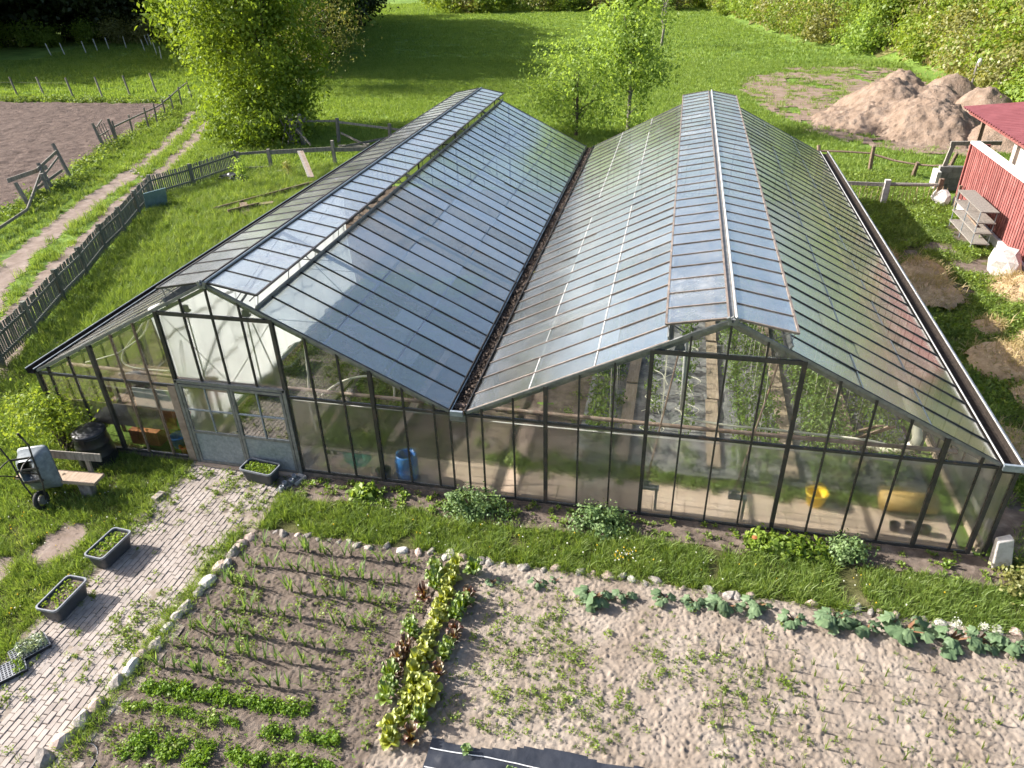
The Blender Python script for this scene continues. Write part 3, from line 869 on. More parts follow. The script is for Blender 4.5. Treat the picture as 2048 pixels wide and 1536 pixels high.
def roof_slope(ridge_x, sgn, light):
    """sgn +1: falls towards +X"""
    ex = ridge_x + sgn * HS
    vx = ridge_x + sgn * (VENT0 + 0.03)
    # frame of the slope: purlins, eave bar, vent sill, verge rails
    mb = MB()
    nrm = Vector((sgn * SL, 0, 1)).normalized()
    along = Vector((sgn, 0, -SL)).normalized()
    def P(hx, y, off=0.0):
        return Vector((ridge_x + sgn * hx, y, RZ - SL * hx)) + nrm * off
    for hx, w in ((VENT0, 0.06), (2.15, 0.045), (3.3, 0.045), (HS - 0.03, 0.05)):
        mb.beam(P(hx, 0, -0.04), P(hx, LEN, -0.04), w, 0.05, nrm)
    mb.beam(P(VENT0, 0, 0.04), P(VENT0, LEN, 0.04), 0.03, 0.11, nrm)
    for y in (0.0, LEN):
        mb.beam(P(0.02, y, -0.01), P(HS, y, -0.01), 0.05, 0.055, nrm)
    # rafters
    for k in range(0, NB + 1, 5):
        y = min(LEN - 0.05, max(0.05, k * PW))
        mb.beam(P(0.05, y, -0.09), P(HS, y, -0.09), 0.05, 0.07, nrm)
    S_ = mb.build('roof_slope', 'galv_dark', GH)
    # three lapped panes per bay
    cuts0 = [VENT0 + 0.04, 2.15, 3.3, HS + 0.02]
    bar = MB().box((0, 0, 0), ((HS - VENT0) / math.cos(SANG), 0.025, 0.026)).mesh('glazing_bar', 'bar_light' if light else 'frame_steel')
    base = pane_mesh('pane', 1.0, PW - 0.024, 'roof_glass')
    for k in range(NB):
        yc = (k + 0.5) * PW
        cuts = list(cuts0)
        if random.random() < 0.35:
            cuts[1] += random.uniform(-0.45, 0.5)
        if random.random() < 0.3:
            cuts[2] += random.uniform(-0.5, 0.4)
        if random.random() < 0.18:
            cuts.insert(2, (cuts[1] + cuts[2]) / 2)
        for i in range(len(cuts) - 1):
            a, b = cuts[i], cuts[i + 1] + 0.012
            c = P((a + b) / 2, yc, 0.006 + 0.004 * (i % 2))
            o = obj('pane', base, S_, c)
            l = (b - a) / math.cos(SANG)
            o.scale = (l, 1, 1)
            o.rotation_euler = (random.gauss(0, 0.004), sgn * SANG + random.gauss(0, 0.005), 0)
    for k in range(NB + 1):
        c = P((VENT0 + HS) / 2, k * PW, 0.012)
        o = obj('glazing_bar', bar, S_, c)
        o.rotation_euler = (0, sgn * SANG, 0)
    # lap lines, thin light strips where panes overlap
    lap = MB()
    for hx in (2.15, 3.3):
        for k in range(NB):
            if random.random() < (0.8 if light else 0.7):
                lap.beam(P(hx, k * PW + .03, 0.017), P(hx, (k + 1) * PW - .03, 0.017), 0.02, 0.004, nrm)
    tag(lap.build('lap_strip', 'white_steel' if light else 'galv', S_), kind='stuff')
    return S_

def roof_vent(ridge_x, sgn, light, reach, drop, gap):
    """vent frame hinged at the ridge, propped open"""
    h0 = Vector((ridge_x + sgn * gap, 0, RZ + 0.02))
    h1 = Vector((ridge_x + sgn * reach, 0, RZ + 0.02 - drop))
    d = (h1 - h0)
    L = d.length
    ang = math.atan2(h0.z - h1.z, reach - gap)
    nrm = Vector((sgn * math.sin(ang), 0, math.cos(ang)))
    mb = MB()
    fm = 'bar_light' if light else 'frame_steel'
    for p in (h0, h1):
        mb.beam(p, p + Vector((0, LEN, 0)), 0.035, 0.035, nrm)
    for y in (0.0, LEN):
        mb.beam(h0 + Vector((0, y, 0)), h1 + Vector((0, y, 0)), 0.035, 0.035, nrm)
    V_ = mb.build('roof_vent', fm, GH)
    base = pane_mesh('pane', L - 0.02, PW - 0.018, 'vent_glass')
    bar = MB().box((0, 0, 0), (L, 0.02, 0.022)).mesh('glazing_bar', fm)
    mid = (h0 + h1) / 2
    for k in range(NB):
        o = obj('pane', base, V_, mid + Vector((0, (k + 0.5) * PW, 0)))
        o.rotation_euler = (random.gauss(0, 0.003), sgn * ang + random.gauss(0, 0.003), 0)
    for k in range(1, NB):
        o = obj('glazing_bar', bar, V_, mid + Vector((0, k * PW, 0)) + nrm * 0.006)
        o.rotation_euler = (0, sgn * ang, 0)
    for k in range(0, NB + 1, 2):
        y = min(LEN - .05, k * PW + 0.1)
        MB().beam(h1 + Vector((-sgn * 0.03, y, 0)), Vector((ridge_x + sgn * (VENT0 - 0.22), y + 0.12, RZ - SL * (VENT0 - .22) - 0.04)), 0.018, 0.018).build('prop_rod', 'galv_dark', V_)
        MB().beam(h1 + Vector((-sgn * 0.02, y, 0)), Vector((ridge_x + sgn * VENT0, y, RZ - SL * VENT0)), 0.012, 0.012).build('prop_rod', 'galv_dark', V_)
    return V_

for rx in (-4.66, 4.66):
    for sg in (-1, 1):
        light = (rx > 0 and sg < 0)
        roof_slope(rx, sg, light)
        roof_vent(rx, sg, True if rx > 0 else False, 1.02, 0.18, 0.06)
    mb = MB()
    mb.beam((rx, -0.02, RZ - 0.02), (rx, LEN, RZ - 0.02), 0.10, 0.06)
    mb.build('ridge_beam', 'galv_dark', GH)
    mb = MB()
    mb.tube([(rx + 0.06, -0.04, RZ + 0.05), (rx + 0.06, LEN, RZ + 0.05)], 0.022, 8)
    mb.build('ridge_pipe', 'white_steel' if rx > 0 else 'galv', GH)
    mb = MB()
    for s in (-1, 1):
        mb.box((rx + s * 0.055, -0.06, RZ + 0.02), (0.05, 0.05, 0.10), Matrix.Rotation(0.5 * s, 3, 'Y'))
    mb.box((rx, -0.05, RZ - 0.05), (0.13, 0.03, 0.05))
    mb.tube([(rx - 0.06, -0.07, RZ + .03), (rx, -0.075, RZ + .1), (rx + 0.06, -0.07, RZ + .03)], 0.014, 6)
    mb.build('ridge_cap', 'galv_dark', GH)

# gutters
def gutter(x, name, w, lip_mat):
    mb = MB()
    h = 0.10
    pr = [(-w, h), (-w * .8, 0), (w * .8, 0), (w, h)]
    y0, y1 = -0.06, LEN + 0.05
    vs = [(x + a, y0, EZ - 0.06 + z) for a, z in pr] + [(x + a, y1, EZ - 0.06 + z) for a, z in pr]
    mb.add(vs, [(0, 1, 5, 4), (1, 2, 6, 5), (2, 3, 7, 6)])
    g_ = mb.build(name, 'gutter_dark', GH)
    lip = MB()
    for s in (-1, 1):
        lip.beam((x + s * w, y0, EZ + 0.05), (x + s * w, y1, EZ + 0.05), 0.018, 0.02)
    lip.build('gutter_lip', lip_mat, g_)
    return g_
vg = gutter(0, 'valley_gutter', G - 0.01, 'frame_steel')
# leaf litter lying in the valley gutter
P_ = np.stack([rng.uniform(-.12, .12, 5000), rng.uniform(0, LEN, 5000), EZ - 0.05 + 0.05 * rng.random(5000)], 1)
V, F = leaf_arrays(P_, 0.05 * (0.5 + rng.random(5000)), None, 0.5, 0.8)
tag(obj('leaf_litter', fast_mesh('leaf_litter', V, F, 'dark_soil'), vg), kind='stuff')
rg = gutter(9.30, 'side_gutter', 0.14, 'white_steel')
mb = MB().beam((9.47, -0.08, EZ + 0.01), (9.47, LEN, EZ + 0.01), 0.06, 0.035)
mb.build('gutter_flange', 'white_steel', rg)
MB().box((9.32, -0.09, EZ + 0.01), (0.34, 0.05, 0.12)).build('gutter_end', 'galv', rg)
MB().box((0, -0.08, EZ - 0.0), (0.24, 0.05, 0.10)).build('gutter_end', 'galv', vg)
lg = gutter(-9.28, 'side_gutter', 0.10, 'galv')

# gable walls
MX_R = [0.46 + 0.6 * k for k in range(15)] + [9.16]
MX_L = [-a for a in MX_R]
DOORX = (-5.86, -3.46)
def sheet_pane(parent, poly, y, mat, name='pane'):
    """vertical pane, polygon given in (x,z), 4 mm thick"""
    n = len(poly)
    cx = sum(p[0] for p in poly) / n
    cz = sum(p[1] for p in poly) / n
    vs = [(x - cx, -0.002, z - cz) for x, z in poly] + [(x - cx, 0.002, z - cz) for x, z in poly]
    fs = [tuple(range(n)), tuple(range(2 * n - 1, n - 1, -1))] + [(i + n, (i + 1) % n + n, (i + 1) % n, i) for i in range(n)]
    mb = MB().add(vs, fs)
    me = mb.mesh(name, mat)
    me.materials.append(MAT['smooth_face'])
    for p in me.polygons:
        p.material_index = 0 if p.index == 0 else 1
    o = obj(name, me, parent, (cx, y, cz))
    o.rotation_euler = (random.gauss(0, 0.004), 0, 0)
    return o

def gable(y, front):
    for side, MXs in ((-1, sorted(MX_L)), (1, MX_R)):
        xs = sorted(MXs + ([-G] if side < 0 else [G]))
        base_z = 0.13 if side < 0 else 0.05
        fr = MB()
        rail = EZ - 0.06
        a, b = xs[0], xs[-1]
        fr.beam((a, y, rail), (b, y, rail), 0.05, 0.05)
        rr = side * 4.66
        if front:
            fr.beam((rr - 1.22, y - 0.012, 3.56), (rr + 1.22, y - 0.012, 3.56), 0.035, 0.075)
            if side < 0:
                fr.beam((a, y, base_z), (DOORX[0], y, base_z), 0.06, 0.05)
                fr.beam((DOORX[1], y, base_z), (b, y, base_z), 0.06, 0.05)
            else:
                fr.beam((a, y, base_z), (b, y, base_z), 0.06, 0.05)
        wall = fr.build('gable_wall', 'frame_steel', GH)
        heavy = {round(rr - 1.2, 2), round(rr + 1.2, 2), round(side * 9.16, 2), round(side * 1.66, 2) if side > 0 else -7.66, 8.26 if side > 0 else -1.66}
        for x in xs:
            w = 0.07 if round(x, 2) in heavy else 0.031
            top = zroof(x) - 0.03
            if side < 0 and DOORX[0] + 0.1 < x < DOORX[1] - 0.1 and front:
                MB().beam((x, y - 0.004, 2.06), (x, y - 0.004, top), w, 0.045).build('mullion', 'frame_steel', wall)
            else:
                mt = 'frame_steel'
                if front and side < 0 and round(x, 2) in (-6.46, -7.06): mt = 'brown_wood'
                MB().beam((x, y - 0.004, base_z), (x, y - 0.004, top), w, 0.045 + (w > .05) * .03).build('mullion', mt, wall)
        if not front:
            for xa, xb in zip(xs[:-1], xs[1:]):
                sheet_pane(wall, [(xa + .02, base_z), (xb - .02, base_z), (xb - .02, rail - .03), (xa + .02, rail - .03)], y, 'wall_glass')
                if max(zroof(xa), zroof(xb)) - rail > 0.15:
                    sheet_pane(wall, [(xa + .02, rail + .03), (xb - .02, rail + .03), (xb - .02, zroof(xb) - .05), (xa + .02, zroof(xa) - .05)], y, 'wall_glass')
            continue
        # panes
        for xa, xb in zip(xs[:-1], xs[1:]):
            xm = (xa + xb) / 2
            door = side < 0 and DOORX[0] < xm < DOORX[1]
            if not door:
                sheet_pane(wall, [(xa + .018, base_z + .03), (xb - .018, base_z + .03), (xb - .018, rail - .028), (xa + .018, rail - .028)], y + 0.004, 'clear_glass' if xm < -5.9 else 'wall_glass')
            z0 = 2.06 if door else rail + 0.03
            up = 'clear_glass'
            if side < 0 and -6.0 < xm < -3.3: up = 'wall_glass'
            za, zb = zroof(xa) - 0.05, zroof(xb) - 0.05
            if abs(xm - rr) < 1.2:
                sheet_pane(wall, [(xa + .018, z0), (xb - .018, z0), (xb - .018, 3.515), (xa + .018, 3.515)], y + 0.004, up)
                sheet_pane(wall, [(xa + .018, 3.605), (xb - .018, 3.605), (xb - .018, zb), (xa + .018, za)], y + 0.004, up if side < 0 else 'clear_glass')
            elif max(za, zb) > z0 + 0.06:
                pa, pb = max(za, z0 + .01), max(zb, z0 + .01)
                sheet_pane(wall, [(xa + .018, z0), (xb - .018, z0), (xb - .018, pb), (xa + .018, pa)], y + 0.004, up)
gable(0.0, True)
gable(LEN, False)
# pane under the valley and between the eave post and the gutter
mb = MB().beam((G, 0, 0.05), (G, 0, EZ - 0.2), 0.03, 0.03).beam((9.42, 0.0, 0.02), (9.42, 0.0, EZ - 0.1), 0.06, 0.06).beam((9.16, 0, EZ - 0.13), (9.42, 0, EZ - 0.13), 0.04, 0.05)
mb.build('corner_post', 'frame_steel', GH)
sheet_pane(GH, [(-G + .02, .16), (G - .02, .08), (G - .02, EZ - .22), (-G + .02, EZ - .22)], 0.004, 'wall_glass')
sheet_pane(GH, [(9.18, .06), (9.39, .06), (9.39, EZ - .16), (9.18, EZ - .16)], 0.004, 'wall_glass')
MB().box((0, -0.02, EZ - 0.14), (2 * G - 0.02, 0.02, 0.15)).build('valley_plate', 'galv_dark', GH)

# long side walls
for sx in (-9.16, 9.42):
    mb = MB()
    mb.beam((sx, 0, EZ - 0.12), (sx, LEN, EZ - 0.12), 0.05, 0.05).beam((sx, 0, 0.14), (sx, LEN, 0.14), 0.07, 0.08)
    wl_ = mb.build('side_wall', 'frame_steel', GH)
    pb = MB().box((0, 0, 0), (0.004, PW - 0.04, EZ - 0.36)).mesh('pane', 'wall_glass' if sx > 0 else 'clear_glass')
    mlb = MB().box((0, 0, 0), (0.04, 0.034, EZ - 0.28)).mesh('mullion', 'frame_steel')
    for k in range(NB + 1):
        obj('mullion', mlb, wl_, (sx, k * PW, 0.98))
    for k in range(NB):
        obj('pane', pb, wl_, (sx, (k + .5) * PW, 0.99))

# plinths
mb = MB().box((-7.5, 0.03, 0.05), (3.3, 0.12, 0.11)).box((-1.75, 0.03, 0.04), (3.36, 0.16, 0.13)).box((-9.16, LEN / 2, 0.05), (0.14, LEN - 0.2, 0.11))
mb.build('plinth', 'plinth', GH)
MB().box((4.72, 0.03, 0.0), (9.1, 0.12, 0.055)).box((9.42, LEN / 2, 0.04), (0.14, LEN - 0.2, 0.11)).build('plinth', 'concrete', GH)
MB().box((-4.66, -0.06, 0.025), (2.5, 0.16, 0.06)).build('door_sill', 'concrete', GH)

# doors: two leaves, sheet metal below, four small panes above
DZ0, DZ1 = 0.08, 2.02
frm = MB()
for x in (DOORX[0] + 0.02, DOORX[1] - 0.02):
    frm.beam((x, -0.03, 0.06), (x, -0.03, 2.1), 0.07, 0.07)
frm.beam((DOORX[0], -0.03, 2.075), (DOORX[1], -0.03, 2.075), 0.07, 0.06)
frm.build('door_frame', 'galv_dark', GH)
for xa, xb, lab in ((DOORX[0] + 0.07, -4.665, 0), (-4.655, DOORX[1] - 0.07, 1)):
    yd = -0.045
    d = MB()
    st = 0.055
    d.beam((xa + st / 2, yd, DZ0), (xa + st / 2, yd, DZ1), st, 0.04).beam((xb - st / 2, yd, DZ0), (xb - st / 2, yd, DZ1), st, 0.04)
    for z in (DZ0 + st / 2, 0.86, DZ1 - st / 2):
        d.beam((xa + st, yd, z), (xb - st, yd, z), 0.04, st)
    dr = d.build('door', 'galv_dark', GH)
    MB().box(((xa + xb) / 2, yd + 0.004, 0.47), (xb - xa - 2 * st + .01, 0.012, 0.74)).build('door_panel', 'galv', dr)
    xm = (xa + xb) / 2
    bz = 1.42
    MB().beam((xm, yd - .002, 0.88), (xm, yd - .002, DZ1 - st), 0.024, 0.03).beam((xa + st, yd - .004, bz), (xb - st, yd - .004, bz), 0.03, 0.022).build('glazing_bar', 'galv', dr)
    for ka, kb in ((xa + st, xm - .01), (xm + .01, xb - st)):
        for za, zb in ((0.89, bz - .012), (bz + .012, DZ1 - st)):
            sheet_pane(dr, [(ka, za), (kb, za), (kb, zb), (ka, zb)], yd + .004, 'clear_glass' if lab else 'wall_glass')
hd = MB()
hd.tube([(-4.70, -0.07, 1.0), (-4.70, -0.13, 1.02), (-4.80, -0.13, 1.0)], 0.011, 6)
hd.tube([(-4.62, -0.07, 1.62), (-4.62, -0.12, 1.66), (-4.58, -0.12, 1.72), (-4.62, -0.12, 1.75)], 0.008, 6)
hd.build('door_handle', 'galv_dark', GH)
# wooden panel between the left wall and the door frame
MB().box((-6.0, -0.02, 1.0), (0.17, 0.025, 1.85)).build('jamb_board', 'board_tan', GH)

# inside: heating pipes, tie rods, posts
pp = MB()
pp.tube([(-8.7, 0.35, 1.98), (-6.0, 0.3, 1.94), (-3.3, 0.3, 1.93), (0.0, 0.3, 1.92), (4.5, 0.3, 1.91), (8.6, 0.32, 1.93)], 0.04, 8)
pp.build('heating_pipe', 'rust_pipe', GH, smooth=True)
pp = MB().tube([(0.3, 0.12, 1.75), (9.0, 0.12, 1.78)], 0.012, 6).tube([(-3.4, 0.12, 1.80), (-0.2, 0.12, 1.78)], 0.012, 6)
pp.build('water_pipe', 'white_steel', GH, smooth=True)
for rx in (-4.66, 4.66):
    for k in range(1, 7):
        y = k * 3.03
        t = MB()
        t.tube([(rx - 4.45, y, 2.0), (rx + 4.45, y, 2.0)], 0.012, 5)
        t.tube([(rx - 1.2, y, 3.55), (rx + 1.2, y, 3.55)], 0.012, 5)
        t.tube([(rx, y, RZ - .1), (rx - 1.9, y, 2.02)], 0.012, 5).tube([(rx, y, RZ - .1), (rx + 1.9, y, 2.02)], 0.012, 5)
        t.build('tie_rod', 'galv_dark', GH)
for k in range(1, 7):
    y = k * 3.03
    MB().beam((0, y, 0), (0, y, EZ - .08), 0.09, 0.09).build('valley_post', 'galv_dark', GH)
    for sx in (-9.05, 9.1):
        MB().beam((sx, y, 0), (sx, y, EZ - .08), 0.07, 0.07).build('side_post', 'galv_dark', GH)
br = MB()
for x0, x1 in ((-5.8, -4.7), (-3.52, -4.62)):
    br.tube([(x0, 0.06, 3.5), (x1, 0.06, 2.1)], 0.008, 5)
br.tube([(-3.9, 0.08, 3.5), (-3.55, 0.08, 2.0)], 0.012, 5)
br.build('brace_rod', 'galv_dark', GH)
# vent gears on the gable tie and their standing crank shafts
for gx in (-5.25, -4.0, 3.9, 5.5):
    g_ = MB().lathe([(0.02, -.05), (0.07, -.05), (0.07, .03), (0.03, .05)], 10, (0, 0, 0)).box((0, 0, -.07), (.17, .1, .04)).build('vent_gear', 'galv_dark', GH, loc=(gx, 0.09, 3.68))
    sh = MB()
    if gx > 0:
        fx = gx - 0.35
        sh.tube([(gx, 0.12, 3.6), (fx, 0.25, 0.62)], 0.016, 6)
        sh.build('crank_shaft', 'rust_pipe', GH)
        MB().box((fx + .07, 0.2, 0.56), (0.34, 0.12, 0.06)).beam((fx + .2, 0.2, 0.05), (fx + .2, 0.2, 0.55), .05, .03).build('crank_bracket', 'galv_dark', GH)
        MB().tube([(fx - .1, .22, .64), (fx, .25, .68), (fx + .1, .22, .64)], 0.02, 6).box((fx, .24, .63), (.1, .06, .06)).build('crank_gear', 'galv_dark', GH)
    else:
        sh.tube([(gx, 0.1, 3.6), (gx, 0.1, 2.1)], 0.014, 6)
        sh.build('crank_shaft', 'galv_dark', GH)

# ================================================================== inside the greenhouse
def slab(x0, x1, y0, y1, z, parent):
    return MB().box(((x0 + x1) / 2, (y0 + y1) / 2, z / 2 - 0.02), (x1 - x0, y1 - y0, z + 0.04)).build('slab', 'concrete', parent)
ip = tag(obj('inner_path', grid_sheet('inner_path', -5.9, 9.1, 0.1, 1.2, 0.15, lambda x, y: 0.006 + 0 * x, 'sand')), kind='structure')
x = -3.4
while x < 9.0:
    w = 0.62 if x > 0 else 0.8
    slab(x, min(9.05, x + w - 0.01), 0.12, 0.62, 0.035 + random.uniform(-.004, .004), ip)
    slab(x - 0.15, min(9.05, x - 0.15 + w - 0.01), 0.63, 1.12, 0.035 + random.uniform(-.004, .004), ip)
    x += w

tag(obj('bed_soil', grid_sheet('bed_soil', -9.0, 2.3, 1.15, 20.4, 0.09, lambda x, y: 0.03 + 0.12 * fbm(x * 2.5, y * 2.5, 4, .6) + 0.05 * np.abs(fbm(x * 8, y * 8, 2)), 'dark_soil', smooth=True)), kind='structure')
tag(obj('bed_soil', grid_sheet('bed_soil', 2.3, 9.05, 1.15, 20.4, 0.3, lambda x, y: 0.0 * x + 0.008, 'dark_soil')), kind='structure')

def fabric_z(x, y):
    return 0.05 + 0.10 * np.clip(fbm(x * 1.7, y * 1.1, 4, .6), -.3, 1) + 0.05 * np.abs(fbm(x * 5, y * 3.5, 3))
tag(obj('weed_fabric', grid_sheet('weed_fabric', 2.0, 8.95, 1.5, 20.3, 0.07, fabric_z, 'fabric', smooth=True)),
    'grey woven ground fabric covering the tomato beds', 'ground fabric')

# walking planks between the tomato rows
for pi, (px_, segs) in enumerate([(3.0, [(1.7, 4.6), (4.7, 8.0), (8.1, 12), (12.1, 16)]), (4.9, [(1.8, 4.2), (4.25, 7.1), (7.2, 10.6), (10.7, 15)]),
                                  (6.4, [(1.7, 6.5), (6.6, 11), (11.1, 15)]), (7.75, [(2.2, 5.6), (5.7, 9.6)])]):
    for y0, y1 in segs:
        nm = ['beside the shortest tomato row', 'along the middle of the fabric', 'between the two thick tomato rows', 'beside the pale pipe'][pi]
        o = MB().box((0, 0, 0), (0.27, y1 - y0, 0.035)).build('plank', 'plank', None, loc=(px_ + random.gauss(0, .03), (y0 + y1) / 2, 0.13), rotz=random.gauss(0, 0.012))
        tag(o, 'wooden walking plank lying on grey fabric ' + nm, 'plank', 'planks ' + nm)

# wooden bed edging in the left bay
for (xa, ya), (xb, yb), lb in [((-4.06, 1.6), (-3.98, 4.4), 'running away from the glass front'), ((-5.4, 4.45), (-3.9, 4.5), 'set across between two others'), ((-5.35, 4.5), (-5.25, 7.4), 'beside the white film curtain'), ((-2.0, 1.5), (-1.9, 5.5), 'in bare brown soil')]:
    o = MB().beam((xa, ya, 0.12), (xb, yb, 0.12), 0.2, 0.035).build('bed_board', 'plank')
    tag(o, 'weathered wooden bed edging board ' + lb, 'board')

# tomatoes
def tomato_mesh(h, r, n):
    t = np.linspace(0, 1, 7)
    zs = rng.random(n) ** 0.8 * h
    a = rng.uniform(0, 2 * PI, n)
    rr = r * np.sqrt(rng.random(n)) * (0.5 + 0.6 * np.sin(np.clip(zs / h, 0, 1) * 2.6))
    P = np.stack([rr * np.cos(a), rr * np.sin(a), zs + 0.05 - rr * .25], 1)
    o = np.stack([np.cos(a), np.sin(a), 0 * a + .3], 1)
    V, F = leaf_arrays(P, 0.085 * (0.6 + 0.8 * rng.random(n)), o, 0.5, 0.6, 0.5)
    return fast_mesh('foliage', V, F, 'tomato')
stem_m = MB().tube([(0, 0, 0), (0.01, 0.01, 0.4), (0, 0, 0.9)], [0.012, 0.009, 0.005], 5).mesh('stem', 'weed')
TOM = {'s': [tomato_mesh(0.45, 0.20, 90) for _ in range(2)], 'm': [tomato_mesh(0.8, 0.27, 190) for _ in range(3)], 'l': [tomato_mesh(1.05, 0.34, 320) for _ in range(3)]}
rows = [(2.35, 'm', 'in the row beside the bare brown bed'), (2.7, 's', 'in the short row beside a plank'), (3.55, 's', 'in the sparse row between pale hoses'), (4.35, 's', 'in the sparse row beside the white pipe'),
        (5.45, 'm', 'in the leafy row right of the middle plank'), (5.95, 'm', 'in the leafy row left of the shaded plank'), (6.85, 'l', 'in the tallest dense row'), (7.25, 'l', 'in the dense row by the propped planks'), (8.2, 'l', 'in the last row by the side wall')]
for rx, kd, lb in rows:
    y = 1.75
    while y < (13.5 if kd != 's' else 9):
        if not (kd == 's' and random.random() < 0.25):
            t = thing('tomato_plant', 'young green tomato plant on grey fabric ' + lb, 'tomato plant', (rx + random.gauss(0, .06), y + random.gauss(0, .06), 0.06), random.uniform(0, 6.28), 'tomato plants ' + lb, random.uniform(.85, 1.15))
            obj('foliage', random.choice(TOM[kd]), t)
            obj('stem', stem_m, t, scale=(1, 1, {'s': .45, 'm': .75, 'l': 1.0}[kd]))
        y += 0.62 if kd != 'l' else 0.55
# training strings above the rows
for rx, n_ in ((2.7, 6), (3.75, 6), (5.7, 6), (7.0, 7), (7.7, 6)):
    for k in range(n_):
        y = 1.9 + k * 0.9
        tag(MB().tube([(rx, y, 0.1), (rx + random.gauss(0, .05), y + .1, 2.6)], 0.004, 4).build('training_string', 'white_hose'),
            'pale training string hanging over the tomato rows', 'string', 'tomato training strings')
# drip hoses lying in loops
def curve_pts(pts, n=8):
    out = []
    P = [Vector(p) for p in pts]
    P = [P[0]] + P + [P[-1]]
    for i in range(1, len(P) - 2):
        for k in range(n):
            t = k / n
            a, b, c, d = P[i - 1], P[i], P[i + 1], P[i + 2]
            out.append(0.5 * ((2 * b) + (c - a) * t + (2 * a - 5 * b + 4 * c - d) * t * t + (3 * b - a - 3 * c + d) * t ** 3))
    out.append(P[-2])
    return out
for k, (hx, hy) in enumerate([(3.55, 2.6), (3.6, 3.9), (3.75, 5.2), (4.25, 2.2), (4.3, 3.5), (4.35, 4.8), (3.7, 6.6), (4.3, 6.4)]):
    r = 0.28
    pts = [(hx - .3, hy - .5, .16), (hx + .05, hy - .25, .22), (hx + r, hy + .1, .2), (hx, hy + .35, .17), (hx - .25, hy + .1, .2), (hx - .05, hy - .2, .26), (hx + .1, hy - .6, .2)]
    tag(MB().tube(curve_pts(pts, 6), 0.009, 5).build('drip_hose', 'white_hose', smooth=True), 'thin pale drip hose looped on the grey fabric', 'hose', 'loops of drip hose')
# yellow-white garden hose over the pipe and its white standpipe
h = MB().tube(curve_pts([(4.02, .42, 3.55), (4.05, .42, 2.8), (4.06, .42, 2.15), (4.25, .4, 2.03), (4.9, .36, 2.0), (5.6, .36, 2.0), (6.3, .34, 2.0), (7.1, .34, 1.98), (7.5, .32, 1.94)], 8), 0.022, 7).build('garden_hose', 'white_hose', smooth=True)
tag(h, 'cream garden hose resting along the rusty heating pipe', 'hose')
h = MB().tube([(4.0, .42, 3.6), (4.05, .42, 2.2)], 0.032, 8).build('standpipe', 'white_steel', smooth=True)
tag(h, 'white vertical pipe above the middle of the tomato beds', 'pipe')
h = MB().tube(curve_pts([(-3.15, .35, .95), (-3.2, .35, 1.6), (-3.12, .35, 2.3), (-3.1, .4, 2.95)], 6), 0.022, 7).build('garden_hose', 'white_hose', smooth=True)
tag(h, 'pale hose hanging upright beside the grey doors', 'hose')
h = MB().tube(curve_pts([(-3.0, .5, 1.7), (-2.6, .55, 2.0), (-2.2, .7, 2.1), (-1.6, .8, 2.1)], 6), 0.02, 7).build('garden_hose', 'white_hose', smooth=True)
tag(h, 'pale hose arching over the heating pipe above green bed', 'hose')
h = MB().tube(curve_pts([(-1.5, 0.4, 2.5), (-1.42, .4, 2.3), (-1.38, .4, 2.05), (-1.42, .4, 1.8)], 6), 0.02, 7).build('garden_hose', 'white_hose', smooth=True)
tag(h, 'short pale hose hanging below the dark roof slope', 'hose')
h = MB().tube(curve_pts([(-8.4, .5, 1.95), (-7.9, .55, 2.1), (-7.5, .6, 2.25), (-7.0, .8, 2.6), (-6.9, 1.0, 2.95), (-7.2, .9, 2.6), (-7.6, .7, 2.1), (-7.3, .5, 1.95), (-6.3, .45, 1.97)], 6), 0.018, 6).build('garden_hose', 'white_hose', smooth=True)
tag(h, 'coiled pale hose hanging behind the left glass panes', 'hose')

# white film curtain in the left bay
def curtain():
    ny, nz = 110, 40
    V, F = [], []
    for i in range(ny + 1):
        for j in range(nz + 1):
            v = j / nz
            y = 0.3 + 8.9 * i / ny
            x = -6.12 + 0.06 * math.sin(y * 5 + 3 * v) * (1 - .5 * v) + 0.03 * math.sin(y * 11 + 1) + 0.10 * math.sin(y * 1.1 + 4 * v) * v
            z = 0.22 + 3.22 * v + 0.03 * math.sin(y * 3)
            V.append((x, y, z))
    I = np.arange((ny + 1) * (nz + 1)).reshape(ny + 1, nz + 1)
    F = np.stack([I[:-1, :-1].ravel(), I[1:, :-1].ravel(), I[1:, 1:].ravel(), I[:-1, 1:].ravel()], 1)
    return fast_mesh('film_curtain', np.array(V), F, 'white_film', True)
fc = tag(obj('film_curtain', curtain()), 'white translucent plastic film curtain hanging behind the doors', 'curtain')
MB().beam((-6.12, 0.3, 0.2), (-6.12, 9.2, 0.2), 0.05, 0.12).build('bottom_batten', 'white_paint', fc)
MB().tube([(-6.02, .6, 1.2), (-6.02, 2.2, 2.2), (-6.02, 4.6, 2.9)], .03, 6).build('film_hoop', 'galv_dark', fc)

# potting corner on the left: sowing bench with clutter
def bench_thing():
    t = thing('potting_bench', 'cluttered wooden potting bench behind the left glass panes', 'bench', (-7.1, 1.05, 0))
    MB().box((0, 0, 1.42), (2.6, 0.7, 0.05)).build('bench_top', 'brown_wood', t)
    for x in (-1.2, 1.2):
        for y in (-.28, .28):
            MB().beam((x, y, 0), (x, y, 1.4), .06, .06).build('leg', 'brown_wood', t)
    MB().box((0, 0, 0.5), (2.5, .6, .04)).build('shelf', 'brown_wood', t)
bench_thing()
tag(MB().box((0, 0, 0), (2.1, 0.02, 0.55)).build('osb_board', 'board_tan', None, loc=(-7.6, 0.04, 1.02), rotz=0.0), 'mottled tan chipboard leaning inside the left panes', 'board')
tag(MB().box((0, 0, 0), (0.92, 0.02, 0.5)).build('white_panel', 'white_paint', None, loc=(-6.55, 0.045, 1.5)), 'pale white panel fixed behind two panes beside the doors', 'panel')
